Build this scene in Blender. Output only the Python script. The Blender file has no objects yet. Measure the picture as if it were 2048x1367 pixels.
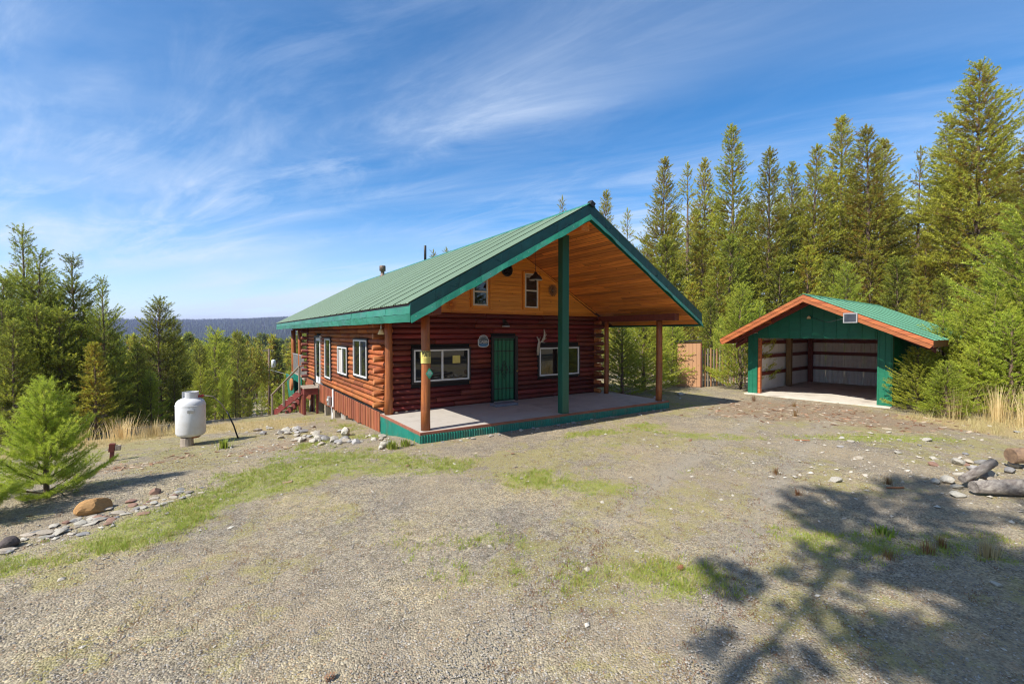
import bpy, math, random
import numpy as np
from mathutils import Vector, Matrix, Euler

rnd = random.Random(7)
rng = np.random.default_rng(11)
PI = math.pi
S = bpy.context.scene
COL = S.collection

# ------------------------------------------------------------------ camera
cam_data = bpy.data.cameras.new('camera')
cam = bpy.data.objects.new('camera', cam_data)
COL.objects.link(cam)
cam_data.sensor_width = 36.0
cam_data.lens = 897.1 / 2048 * 36.0
cam_data.clip_start = 0.05
cam_data.clip_end = 20000
cam.location = (0, 0, 2.2)
cam.rotation_euler = (math.radians(90 - 1.14), 0, -0.5878)
S.camera = cam

# ------------------------------------------------------------------ sun and sky
SUN_TRAVEL = Vector((0.95, 0.10, -1.0)).normalized()
sun_data = bpy.data.lights.new('sun', 'SUN')
sun_data.energy = 5.0
sun_data.angle = math.radians(0.53)
sun_data.color = (1.0, 0.955, 0.88)
sun = bpy.data.objects.new('sun', sun_data)
COL.objects.link(sun)
sun.rotation_euler = SUN_TRAVEL.to_track_quat('-Z', 'Y').to_euler()
sun.location = (-20, -5, 30)

W = bpy.data.worlds.new('World')
S.world = W
W.use_nodes = True
wn, wl = W.node_tree.nodes, W.node_tree.links
wn.clear()
def wnode(t, **kw):
    n = wn.new(t)
    for k, v in kw.items():
        setattr(n, k, v)
    return n
w_out = wnode('ShaderNodeOutputWorld')
w_bg = wnode('ShaderNodeBackground')
w_bg.inputs['Strength'].default_value = 0.125
sky = wnode('ShaderNodeTexSky', sky_type='NISHITA')
sky.sun_disc = False
to_sun = -SUN_TRAVEL
sky.sun_elevation = math.asin(to_sun.z)
sky.sun_rotation = math.atan2(to_sun.x, to_sun.y)
sky.altitude = 1500
sky.air_density = 1.0
sky.dust_density = 0.3
sky.ozone_density = 2.5
hsv = wnode('ShaderNodeHueSaturation')
hsv.inputs['Hue'].default_value = 0.497
hsv.inputs['Saturation'].default_value = 1.32
hsv.inputs['Value'].default_value = 1.06
wl.new(sky.outputs[0], hsv.inputs['Color'])
# thin cirrus: noise laid out on a flat cloud sheet high above the place, drawn out along one wind direction
tc = wnode('ShaderNodeTexCoord')
sep = wnode('ShaderNodeSeparateXYZ')
wl.new(tc.outputs['Generated'], sep.inputs[0])
def wmath(op, a, b=None, c=None):
    n = wnode('ShaderNodeMath', operation=op)
    for i, v in enumerate((a, b, c)):
        if v is None:
            continue
        if isinstance(v, (int, float)):
            n.inputs[i].default_value = v
        else:
            wl.new(v, n.inputs[i])
    return n.outputs[0]
zz = wmath('ADD', wmath('MAXIMUM', sep.outputs[2], 0.0), 0.11)
cx = wmath('DIVIDE', sep.outputs[0], zz)
cy = wmath('DIVIDE', sep.outputs[1], zz)
comb = wnode('ShaderNodeCombineXYZ')
wl.new(cx, comb.inputs[0]); wl.new(cy, comb.inputs[1])
def cloud(scale, stretch, rot, detail, rough, lo, hi, off=(0, 0, 0), dist=0.6):
    mp = wnode('ShaderNodeMapping')
    mp.vector_type = 'TEXTURE'
    mp.inputs['Location'].default_value = off
    mp.inputs['Rotation'].default_value = (0, 0, math.radians(rot))
    mp.inputs['Scale'].default_value = (stretch, 1, 1)
    wl.new(comb.outputs[0], mp.inputs[0])
    nz = wnode('ShaderNodeTexNoise')
    nz.inputs['Scale'].default_value = scale
    nz.inputs['Detail'].default_value = detail
    nz.inputs['Roughness'].default_value = rough
    nz.inputs['Distortion'].default_value = dist
    wl.new(mp.outputs[0], nz.inputs[0])
    mr = wnode('ShaderNodeMapRange', interpolation_type='SMOOTHSTEP')
    mr.inputs['From Min'].default_value = lo
    mr.inputs['From Max'].default_value = hi
    wl.new(nz.outputs[0], mr.inputs[0])
    return mr.outputs[0]
#CLOUDS#
c1 = cloud(0.85, 3.4, 126, 7, 0.58, 0.36, 0.70, (6.0, 2.6, 0), 1.1)
c2 = cloud(2.6, 2.8, 118, 9, 0.66, 0.38, 0.80, (1.0, 7.0, 0), 1.5)
c3 = cloud(0.42, 2.6, 128, 3, 0.5, 0.33, 0.60, (1.0, 4.2, 0))
body = wmath('MULTIPLY', c3, wmath('ADD', wmath('MULTIPLY', c1, 0.70), wmath('MULTIPLY', c2, 0.54)))
low = wmath('SUBTRACT', 1.0, wmath('MINIMUM', wmath('MULTIPLY', wmath('MAXIMUM', sep.outputs[2], 0.0), 4.0), 1.0))
body = wmath('MINIMUM', wmath('ADD', body, wmath('MULTIPLY', low, 0.46)), 0.8)
mix = wnode('ShaderNodeMix', data_type='RGBA')
wl.new(body, mix.inputs['Factor'])
wl.new(hsv.outputs[0], mix.inputs['A'])
mix.inputs['B'].default_value = (4.5, 5.1, 6.0, 1)
wl.new(mix.outputs['Result'], w_bg.inputs['Color'])
wl.new(w_bg.outputs[0], w_out.inputs[0])

S.view_settings.view_transform = 'Standard'
S.view_settings.look = 'None'
S.view_settings.exposure = 0.6
S.view_settings.gamma = 1.0
S.view_settings.use_curve_mapping = False
S.render.engine = 'CYCLES'
S.cycles.max_bounces = 6
S.cycles.diffuse_bounces = 4
S.cycles.transparent_max_bounces = 8
S.cycles.volume_bounces = 0
S.cycles.use_denoising = True
S.cycles.filter_width = 1.15
S.cycles.use_adaptive_sampling = False
S.cycles.sample_clamp_indirect = 2.5
S.cycles.caustics_reflective = False
S.cycles.caustics_refractive = False

# ------------------------------------------------------------------ materials
MATS = {}
def new_mat(name):
    m = bpy.data.materials.new(name)
    m.use_nodes = True
    nt = m.node_tree
    b = nt.nodes['Principled BSDF']
    return m, nt, b
def nn(nt, t, ins=None, **kw):
    n = nt.nodes.new(t)
    for k, v in kw.items():
        setattr(n, k, v)
    for k, v in (ins or {}).items():
        if hasattr(v, 'is_output') or isinstance(v, bpy.types.NodeSocket):
            nt.links.new(v, n.inputs[k])
        else:
            n.inputs[k].default_value = v
    return n
def rgb(c):
    return (c[0], c[1], c[2], 1.0)
def ramp(nt, fac, stops):
    r = nn(nt, 'ShaderNodeValToRGB', {0: fac})
    e = r.color_ramp.elements
    while len(e) < len(stops):
        e.new(0.5)
    for el, (p, c) in zip(e, stops):
        el.position = p
        el.color = rgb(c)
    return r.outputs[0]
def mixc(nt, f, a, b, mode='MIX'):
    n = nn(nt, 'ShaderNodeMix', data_type='RGBA', blend_type=mode)
    for s, v in ((n.inputs['Factor'], f), (n.inputs['A'], a), (n.inputs['B'], b)):
        if isinstance(v, bpy.types.NodeSocket):
            nt.links.new(v, s)
        elif isinstance(v, (int, float)):
            s.default_value = v
        else:
            s.default_value = rgb(v)
    return n.outputs['Result']
def mth(nt, op, a, b=0.0, c=0.0):
    n = nn(nt, 'ShaderNodeMath', operation=op)
    for i, v in enumerate((a, b, c)):
        if isinstance(v, bpy.types.NodeSocket):
            nt.links.new(v, n.inputs[i])
        else:
            n.inputs[i].default_value = v
    return n.outputs[0]
def mat(name, c1, c2=None, scale=(6, 6, 6), detail=5, rough=0.6, metal=0.0, bump=0.0, vary=0.0, coord='Object', spec=0.5, dirt=None, dirt_scale=1.2, coat=0.0, bscale=3.0):
    if name in MATS:
        return MATS[name]
    m, nt, b = new_mat(name)
    c2 = c2 or tuple(x * 0.75 for x in c1)
    tcn = nn(nt, 'ShaderNodeTexCoord')
    v = tcn.outputs['Object']
    if coord == 'Position':
        v = nn(nt, 'ShaderNodeNewGeometry').outputs['Position']
    oi = nn(nt, 'ShaderNodeObjectInfo')
    off = nn(nt, 'ShaderNodeVectorMath', {0: v}, operation='ADD')
    if coord == 'Object':
        sc = nn(nt, 'ShaderNodeVectorMath', {0: (37.0, 11.0, 5.0)}, operation='SCALE')
        nt.links.new(oi.outputs['Random'], sc.inputs['Scale'])
        nt.links.new(sc.outputs[0], off.inputs[1])
    mp = nn(nt, 'ShaderNodeMapping', {0: off.outputs[0], 'Scale': scale})
    nz = nn(nt, 'ShaderNodeTexNoise', {'Vector': mp.outputs[0], 'Scale': 1.0, 'Detail': detail, 'Roughness': 0.62})
    col = ramp(nt, nz.outputs[0], [(0.32, c2), (0.68, c1)])
    if dirt:
        n2 = nn(nt, 'ShaderNodeTexNoise', {'Vector': off.outputs[0], 'Scale': dirt_scale, 'Detail': 6.0, 'Roughness': 0.65})
        f = ramp(nt, n2.outputs[0], [(0.50, (0, 0, 0)), (0.72, (1, 1, 1))])
        col = mixc(nt, mth(nt, 'MULTIPLY', f, 0.7), col, dirt)
    if vary:
        h = nn(nt, 'ShaderNodeHueSaturation', {'Color': col, 'Value': mth(nt, 'ADD', mth(nt, 'MULTIPLY', oi.outputs['Random'], 2 * vary), 1 - vary),
              'Hue': mth(nt, 'ADD', mth(nt, 'MULTIPLY', mth(nt, 'FRACT', mth(nt, 'MULTIPLY', oi.outputs['Random'], 7.3)), 0.05 * vary), 0.5 - 0.025 * vary)})
        col = h.outputs[0]
    nt.links.new(col, b.inputs['Base Color'])
    rr = mth(nt, 'ADD', mth(nt, 'MULTIPLY', nz.outputs[0], 0.25), rough - 0.12)
    nt.links.new(rr, b.inputs['Roughness'])
    b.inputs['Metallic'].default_value = metal
    b.inputs['Specular IOR Level'].default_value = spec
    b.inputs['Coat Weight'].default_value = coat
    b.inputs['Coat Roughness'].default_value = 0.25
    if bump:
        n3 = nn(nt, 'ShaderNodeTexNoise', {'Vector': mp.outputs[0], 'Scale': bscale, 'Detail': 6.0, 'Roughness': 0.6})
        bp = nn(nt, 'ShaderNodeBump', {'Height': n3.outputs[0], 'Strength': bump, 'Distance': 0.02})
        nt.links.new(bp.outputs[0], b.inputs['Normal'])
    MATS[name] = m
    return m

def knotty(name, c1, c2, knot, scale, vary=0.12, rough=0.5, coat=0.15):
    """boards with long grain and small dark knots; the long axis is the smallest of scale"""
    m, nt, b = new_mat(name)
    tcn = nn(nt, 'ShaderNodeTexCoord')
    oi = nn(nt, 'ShaderNodeObjectInfo')
    sc = nn(nt, 'ShaderNodeVectorMath', {0: (23.0, 17.0, 9.0)}, operation='SCALE')
    nt.links.new(oi.outputs['Random'], sc.inputs['Scale'])
    off = nn(nt, 'ShaderNodeVectorMath', {0: tcn.outputs['Object'], 1: sc.outputs[0]}, operation='ADD')
    mp = nn(nt, 'ShaderNodeMapping', {0: off.outputs[0], 'Scale': scale})
    nz = nn(nt, 'ShaderNodeTexNoise', {'Vector': mp.outputs[0], 'Scale': 1.0, 'Detail': 6.0, 'Roughness': 0.6, 'Distortion': 0.4})
    col = ramp(nt, nz.outputs[0], [(0.34, c2), (0.66, c1)])
    vo = nn(nt, 'ShaderNodeTexVoronoi', {'Vector': off.outputs[0], 'Scale': 3.6, 'Randomness': 1.0})
    kf = ramp(nt, vo.outputs['Distance'], [(0.055, (1, 1, 1)), (0.11, (0, 0, 0))])
    col = mixc(nt, mth(nt, 'MULTIPLY', kf, 0.8), col, knot)
    h = nn(nt, 'ShaderNodeHueSaturation', {'Color': col, 'Value': mth(nt, 'ADD', mth(nt, 'MULTIPLY', oi.outputs['Random'], 2 * vary), 1 - vary)})
    nt.links.new(h.outputs[0], b.inputs['Base Color'])
    b.inputs['Roughness'].default_value = rough
    b.inputs['Coat Weight'].default_value = coat
    b.inputs['Coat Roughness'].default_value = 0.3
    bp = nn(nt, 'ShaderNodeBump', {'Height': nz.outputs[0], 'Strength': 0.25, 'Distance': 0.01})
    nt.links.new(bp.outputs[0], b.inputs['Normal'])
    return m

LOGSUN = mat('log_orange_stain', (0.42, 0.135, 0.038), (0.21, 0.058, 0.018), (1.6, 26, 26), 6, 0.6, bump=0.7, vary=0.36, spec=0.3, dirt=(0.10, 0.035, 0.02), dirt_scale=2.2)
LOGSHADE = mat('log_shaded_red', (0.22, 0.040, 0.024), (0.095, 0.018, 0.014), (1.4, 24, 24), 6, 0.55, bump=0.6, vary=0.42, dirt=(0.06, 0.014, 0.012), dirt_scale=1.7, spec=0.35)  # shade of the porch wall put into a darker, redder log colour
LOGEND = mat('log_end_grain', (0.50, 0.20, 0.07), (0.30, 0.10, 0.035), (18, 18, 18), 4, 0.7, bump=0.2, vary=0.2)
POSTW = mat('post_wood', (0.40, 0.125, 0.032), (0.20, 0.055, 0.018), (20, 20, 1.5), 6, 0.45, bump=0.4, vary=0.1, dirt=(0.12, 0.04, 0.02), dirt_scale=2.0)
PINE = knotty('pine_plank', (0.84, 0.36, 0.045), (0.64, 0.235, 0.03), (0.10, 0.03, 0.01), (1.2, 26, 26))
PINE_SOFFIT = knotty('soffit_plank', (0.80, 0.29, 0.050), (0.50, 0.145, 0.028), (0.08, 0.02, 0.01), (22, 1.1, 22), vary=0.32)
ROOFG = mat('roof_green_metal', (0.195, 0.275, 0.185), (0.165, 0.235, 0.155), (0.5, 5, 0.5), 6, 0.5, bump=0.0, vary=0.05, coord='Position', spec=0.5)
TRIMG = mat('trim_green_metal', (0.018, 0.180, 0.105), (0.011, 0.12, 0.072), (1.5, 1.5, 5), 4, 0.40, bump=0.6, vary=0.16, dirt=(0.05, 0.16, 0.12), dirt_scale=1.2, spec=0.6, bscale=1.0)
RAKESHADE = mat('rake_shaded_green_metal', (0.006, 0.060, 0.058), (0.004, 0.04, 0.04), (1.5, 1.5, 5), 4, 0.3, bump=0.25, vary=0.12, spec=0.6, bscale=1.0)  # trim green darkened: the shade on the front rake is in the colour
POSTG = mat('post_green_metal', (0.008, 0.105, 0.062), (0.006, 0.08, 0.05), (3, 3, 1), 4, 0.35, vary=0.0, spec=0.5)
SKIRTG = mat('skirt_green_metal', (0.012, 0.20, 0.145), (0.010, 0.14, 0.10), (3, 3, 3), 4, 0.42, dirt=(0.12, 0.11, 0.07), dirt_scale=2.5)
DOORG = mat('door_green', (0.018, 0.17, 0.075), (0.014, 0.14, 0.06), (3, 3, 3), 3, 0.5)
DARKTRIM = mat('dark_trim', (0.022, 0.016, 0.014), (0.014, 0.010, 0.010), (8, 8, 8), 4, 0.5)
VINYL = mat('white_vinyl', (0.74, 0.74, 0.72), (0.66, 0.66, 0.64), (6, 6, 6), 3, 0.42)
BLACKM = mat('black_iron', (0.012, 0.012, 0.013), (0.02, 0.02, 0.02), (20, 20, 20), 3, 0.5)
DARK = mat('interior_dark', (0.02, 0.016, 0.014), (0.012, 0.010, 0.009), (2, 2, 2), 2, 0.9)
FLOORC = mat('porch_board', (0.47, 0.43, 0.37), (0.38, 0.345, 0.30), (1.5, 1.5, 1.5), 6, 0.8, bump=0.1, vary=0.05, dirt=(0.22, 0.19, 0.16), dirt_scale=1.5, coord='Object')
RIMB = mat('rim_board', (0.33, 0.12, 0.07), (0.20, 0.07, 0.04), (2, 12, 12), 5, 0.7, bump=0.2)
SKIRTW = mat('skirt_board', (0.33, 0.105, 0.045), (0.20, 0.055, 0.026), (14, 14, 1.6), 5, 0.6, bump=0.3, vary=0.3)
STAIRR = mat('stair_red', (0.19, 0.036, 0.028), (0.13, 0.024, 0.020), (4, 4, 4), 4, 0.6, vary=0.1)
GREYW = mat('grey_weathered_wood', (0.40, 0.33, 0.25), (0.22, 0.18, 0.14), (12, 12, 2), 6, 0.8, bump=0.4, vary=0.15)
CONC = mat('concrete', (0.36, 0.33, 0.28), (0.25, 0.23, 0.20), (5, 5, 5), 6, 0.85, bump=0.2)
GALV = mat('galvanised', (0.50, 0.49, 0.47), (0.40, 0.39, 0.38), (6, 6, 2), 4, 0.4, metal=0.5)
GARW = mat('garage_wall_metal', (0.014, 0.150, 0.085), (0.010, 0.11, 0.06), (2, 2, 6), 4, 0.75, vary=0.1, spec=0.05)
LINER = mat('pale_metal_liner', (0.80, 0.76, 0.70), (0.72, 0.68, 0.62), (2, 2, 8), 5, 0.5, vary=0.06)
GARG = mat('garage_green_metal', (0.014, 0.165, 0.09), (0.010, 0.125, 0.07), (2, 2, 6), 4, 0.5, vary=0.1, spec=0.35)
GARROOF = mat('garage_roof_metal', (0.065, 0.235, 0.135), (0.055, 0.20, 0.115), (0.7, 3, 3), 4, 0.42, coord='Position')
FASCW = mat('fascia_wood', (0.50, 0.155, 0.042), (0.26, 0.065, 0.020), (1.5, 16, 16), 6, 0.5, bump=0.3, vary=0.15)
GIRT = mat('girt_wood', (0.20, 0.045, 0.024), (0.12, 0.026, 0.016), (2, 14, 14), 5, 0.6, vary=0.1)
TREATED = mat('treated_post', (0.27, 0.17, 0.06), (0.17, 0.10, 0.04), (14, 14, 2), 5, 0.7, bump=0.3)
TANSIDE = mat('tan_siding', (0.50, 0.265, 0.13), (0.43, 0.225, 0.11), (8, 8, 1.2), 5, 0.7, vary=0.05)
TANKW = mat('tank_white', (0.66, 0.66, 0.66), (0.60, 0.59, 0.58), (3, 3, 3), 5, 0.4, bump=0.05, dirt=(0.55, 0.52, 0.47), dirt_scale=3.5)
BARK = mat('bark', (0.20, 0.135, 0.095), (0.085, 0.055, 0.04), (14, 14, 4), 6, 0.9, bump=0.6, vary=0.2)
TWIG = mat('twig_bark', (0.17, 0.12, 0.09), (0.08, 0.055, 0.045), (20, 20, 20), 3, 0.9, vary=0.2)
DEADW = mat('dead_twig', (0.30, 0.26, 0.235), (0.16, 0.13, 0.12), (20, 20, 20), 3, 0.9)
SILVERLOG = mat('silver_log', (0.34, 0.30, 0.255), (0.10, 0.08, 0.07), (2.0, 22, 22), 7, 0.85, bump=0.8, dirt=(0.13, 0.085, 0.06), dirt_scale=2.5)
ROCKS = [mat('rock_tan', (0.46, 0.40, 0.31), (0.27, 0.22, 0.17), (9, 9, 9), 6, 0.85, bump=0.5, vary=0.25),
         mat('rock_grey', (0.38, 0.36, 0.34), (0.20, 0.19, 0.18), (9, 9, 9), 6, 0.85, bump=0.5, vary=0.3),
         mat('rock_pale', (0.50, 0.46, 0.38), (0.30, 0.27, 0.22), (9, 9, 9), 6, 0.85, bump=0.4, vary=0.15),
         mat('rock_orange', (0.48, 0.27, 0.095), (0.32, 0.165, 0.06), (4, 4, 9), 6, 0.8, bump=0.5),
         mat('rock_dark', (0.12, 0.095, 0.085), (0.06, 0.045, 0.04), (7, 7, 7), 6, 0.85, bump=0.5),
         mat('rock_rust', (0.34, 0.19, 0.13), (0.20, 0.12, 0.09), (7, 7, 7), 6, 0.85, bump=0.5, vary=0.2)]
YELLOW = mat('sign_yellow', (0.72, 0.60, 0.16), (0.62, 0.50, 0.13), (9, 9, 9), 4, 0.5)
SIGNBLACK = mat('sign_black', (0.02, 0.02, 0.02))
SIGNGREEN = mat('sign_green', (0.03, 0.36, 0.21), (0.025, 0.28, 0.16), (9, 9, 9), 4, 0.45)
SIGNBLUE = mat('sign_blue', (0.08, 0.22, 0.42), (0.06, 0.17, 0.34), (9, 9, 9), 4, 0.45)
SIGNWHITE = mat('sign_white', (0.68, 0.70, 0.70), (0.6, 0.6, 0.6), (9, 9, 9), 4, 0.5)
SIGNSLATE = mat('sign_slate', (0.10, 0.14, 0.17), (0.08, 0.10, 0.12), (9, 9, 9), 4, 0.5)
BRASS = mat('brass', (0.75, 0.50, 0.20), (0.6, 0.4, 0.15), (9, 9, 9), 2, 0.3, metal=1.0)
RUST = mat('rusty_metal', (0.42, 0.17, 0.06), (0.22, 0.08, 0.035), (12, 12, 12), 5, 0.7)
BONE = mat('bone', (0.58, 0.53, 0.44), (0.36, 0.31, 0.25), (14, 14, 14), 5, 0.8, bump=0.3)
REDP = mat('red_plastic', (0.35, 0.03, 0.02))
LENS = mat('solar_glass', (0.05, 0.055, 0.065), (0.03, 0.035, 0.045), (6, 6, 6), 2, 0.2)
CURTAIN = mat('curtain_cloth', (0.50, 0.46, 0.42), (0.36, 0.33, 0.31), (20, 20, 2), 3, 0.8)

def glass_mat(name, tint, refl):
    m, nt, b = new_mat(name)
    b.inputs['Base Color'].default_value = rgb(tint)
    b.inputs['Roughness'].default_value = 0.25
    b.inputs['Specular IOR Level'].default_value = 0.0
    g = nn(nt, 'ShaderNodeBsdfGlossy', {'Color': (0.9, 0.93, 0.95, 1), 'Roughness': 0.015})
    lw = nn(nt, 'ShaderNodeFresnel', {'IOR': 1.5})
    f = mth(nt, 'ADD', mth(nt, 'MULTIPLY', lw.outputs[0], 0.9), refl)
    ms = nn(nt, 'ShaderNodeMixShader', {0: f, 1: b.outputs[0], 2: g.outputs[0]})
    nt.links.new(ms.outputs[0], nt.nodes['Material Output'].inputs['Surface'])
    return m
GLASS = glass_mat('window_glass', (0.012, 0.012, 0.013), 0.035)

def needle_mat(name, tip, mid, old):
    m, nt, b = new_mat(name)
    at = nn(nt, 'ShaderNodeAttribute', attribute_name='tint')
    geo = nn(nt, 'ShaderNodeNewGeometry')
    oi = nn(nt, 'ShaderNodeObjectInfo')
    f = mth(nt, 'ADD', at.outputs['Fac'], mth(nt, 'MULTIPLY', mth(nt, 'SUBTRACT', geo.outputs['Random Per Island'], 0.5), 0.28))
    col = ramp(nt, f, [(0.0, old), (0.28, tuple(0.5 * (a + c) for a, c in zip(old, mid))), (0.5, mid), (1.0, tip)])
    h = nn(nt, 'ShaderNodeHueSaturation', {'Color': col, 'Value': mth(nt, 'ADD', mth(nt, 'MULTIPLY', oi.outputs['Random'], 0.42), 0.80),
           'Hue': mth(nt, 'ADD', mth(nt, 'MULTIPLY', mth(nt, 'FRACT', mth(nt, 'MULTIPLY', oi.outputs['Random'], 5.7)), 0.022), 0.487)})
    b.inputs['Roughness'].default_value = 0.5
    b.inputs['Specular IOR Level'].default_value = 0.35
    nt.links.new(h.outputs[0], b.inputs['Base Color'])
    tr = nn(nt, 'ShaderNodeBsdfTranslucent', {'Color': h.outputs[0]})
    ms = nn(nt, 'ShaderNodeMixShader', {0: 0.42, 1: b.outputs[0], 2: tr.outputs[0]})
    nt.links.new(ms.outputs[0], nt.nodes['Material Output'].inputs['Surface'])
    return m
NEEDLE = needle_mat('pine_needles', (0.62, 0.60, 0.065), (0.28, 0.31, 0.040), (0.48, 0.22, 0.04))
NEEDLE_DARK = needle_mat('pine_needles_dark', (0.58, 0.58, 0.065), (0.19, 0.245, 0.036), (0.22, 0.13, 0.035))
NEEDLE_YOUNG = needle_mat('young_pine_needles', (0.60, 0.62, 0.07), (0.38, 0.46, 0.055), (0.30, 0.26, 0.05))
LEAF_YELLOW = needle_mat('aspen_leaves', (0.50, 0.48, 0.06), (0.30, 0.35, 0.05), (0.45, 0.32, 0.04))
GRASSM = needle_mat('green_grass', (0.36, 0.42, 0.06), (0.25, 0.33, 0.045), (0.46, 0.37, 0.13))
STRAWM = needle_mat('straw_grass', (0.80, 0.68, 0.38), (0.68, 0.56, 0.27), (0.50, 0.39, 0.18))
WEEDM = needle_mat('red_weed', (0.28, 0.22, 0.07), (0.26, 0.12, 0.05), (0.2, 0.08, 0.04))

# ------------------------------------------------------------------ mesh helpers
CEN = {}
def tag(o, label=None, cat=None, group=None, kind=None):
    if label: o['label'] = label
    if cat: o['category'] = cat
    if group: o['group'] = group
    if kind: o['kind'] = kind
    return o
def mesh_from(V, F, name='mesh', smooth=False):
    me = bpy.data.meshes.new(name)
    me.from_pydata([tuple(v) for v in V], [], F)
    if smooth:
        me.shade_smooth()
    me.update()
    return me
def mesh_np(V, F, name='mesh', tint=None, smooth=False):
    """V n x 3, F m x k (3 or 4)"""
    V = np.ascontiguousarray(V, dtype=np.float32); F = np.ascontiguousarray(F, dtype=np.int32)
    me = bpy.data.meshes.new(name)
    k = F.shape[1]
    me.vertices.add(len(V)); me.loops.add(F.size); me.polygons.add(len(F))
    me.vertices.foreach_set('co', V.ravel())
    me.loops.foreach_set('vertex_index', F.ravel())
    me.polygons.foreach_set('loop_start', np.arange(0, F.size, k, dtype=np.int32))
    me.polygons.foreach_set('loop_total', np.full(len(F), k, dtype=np.int32))
    me.polygons.foreach_set('use_smooth', np.full(len(F), smooth))
    me.update(calc_edges=True)
    if tint is not None:
        a = me.attributes.new('tint', 'FLOAT', 'POINT')
        a.data.foreach_set('value', np.ascontiguousarray(tint, dtype=np.float32))
    return me
def link(name, me, mats, parent=None, loc=(0, 0, 0), rot=(0, 0, 0), c=None):
    o = bpy.data.objects.new(name, me)
    COL.objects.link(o)
    if me is not None and not me.materials:
        for m in (mats if isinstance(mats, (list, tuple)) else [mats]):
            me.materials.append(m)
    o.location = loc
    o.rotation_euler = rot
    if parent is not None:
        o.parent = parent
    CEN[o.name] = Vector(c) if c is not None else Vector(loc)
    return o
def root(name, loc, rot=0.0, local=False):
    o = bpy.data.objects.new(name, None)
    COL.objects.link(o)
    o.location = loc
    o.rotation_euler = (0, 0, rot)
    o.empty_display_size = 0.3
    CEN[o.name] = Vector((0, 0, 0)) if local else Vector(loc)
    return o
def mk(name, V, F, m, parent=None, smooth=False, org=None):
    """V authored in the frame of the thing (the world for unrotated things)"""
    A = np.array(V, dtype=float)
    if org is None:
        org = (A.min(0) + A.max(0)) / 2
        if parent is None:
            org[2] = A[:, 2].min()
    c = Vector(org)
    me = mesh_from(A - np.array(org), F, name, smooth)
    loc = c - (CEN[parent.name] if parent is not None else Vector((0, 0, 0)))
    return link(name, me, m, parent, loc, c=c)
BOXC = {}
def box_mesh(dx, dy, dz, m, ch=0.004):
    key = (round(dx, 3), round(dy, 3), round(dz, 3), m.name, ch)
    if key in BOXC:
        return BOXC[key]
    h = (dx / 2, dy / 2, dz / 2)
    ch = min(ch, min(h) * 0.45)
    V, idx = [], {}
    for sx in (-1, 1):
        for sy in (-1, 1):
            for sz in (-1, 1):
                for ax in range(3):
                    p = [sx * h[0], sy * h[1], sz * h[2]]
                    for k in range(3):
                        if k != ax:
                            p[k] -= (sx, sy, sz)[k] * ch
                    idx[(sx, sy, sz, ax)] = len(V)
                    V.append(p)
    F = []
    for ax in range(3):
        o1, o2 = [k for k in range(3) if k != ax]
        for s in (-1, 1):
            q = []
            for a, b in ((-1, -1), (1, -1), (1, 1), (-1, 1)):
                sg = [0, 0, 0]; sg[ax] = s; sg[o1] = a; sg[o2] = b
                q.append(idx[(sg[0], sg[1], sg[2], ax)])
            if (s == 1) == (ax == 1):
                q = q[::-1]
            F.append(q)
    for ax in range(3):           # bevel strips along axis ax
        o1, o2 = [k for k in range(3) if k != ax]
        for a in (-1, 1):
            for b in (-1, 1):
                sg0 = [0, 0, 0]; sg0[ax] = -1; sg0[o1] = a; sg0[o2] = b
                sg1 = list(sg0); sg1[ax] = 1
                F.append([idx[(*sg0, o1)], idx[(*sg1, o1)], idx[(*sg1, o2)], idx[(*sg0, o2)]])
    for sx in (-1, 1):
        for sy in (-1, 1):
            for sz in (-1, 1):
                F.append([idx[(sx, sy, sz, 0)], idx[(sx, sy, sz, 1)], idx[(sx, sy, sz, 2)]])
    me = mesh_from(V, F, 'box')
    import bmesh
    bm = bmesh.new(); bm.from_mesh(me)
    bmesh.ops.recalc_face_normals(bm, faces=bm.faces)
    bm.to_mesh(me); bm.free()
    me.materials.append(m)
    BOXC[key] = me
    return me
def box(name, lo, hi, m, parent=None, ch=0.004, rot=(0, 0, 0), label=None):
    lo, hi = Vector(lo), Vector(hi)
    d = hi - lo
    c = (lo + hi) / 2
    if parent is None:
        loc = c
    else:
        loc = c - CEN[parent.name]
    me = box_mesh(abs(d.x), abs(d.y), abs(d.z), m, ch)
    o = link(name, me, m, parent, loc, rot, c=c)
    if label: o['label'] = label
    return o
def beam(name, a, b, w, h, m, parent=None, up=(0, 0, 1), label=None):
    """a rectangular bar from a to b, w across, h along up"""
    a, b = Vector(a), Vector(b)
    d = b - a
    x = d.normalized()
    y = Vector(up).cross(x)
    if y.length < 1e-4: y = Vector((0, 1, 0)).cross(x)
    y.normalize()
    z = x.cross(y)
    R = Matrix((x, y, z)).transposed()
    c = (a + b) / 2
    me = box_mesh(d.length, w, h, m)
    loc = c - (CEN[parent.name] if parent is not None else Vector((0, 0, 0)))
    o = link(name, me, m, parent, loc, R.to_euler(), c=c)
    if label: o['label'] = label
    return o
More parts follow.
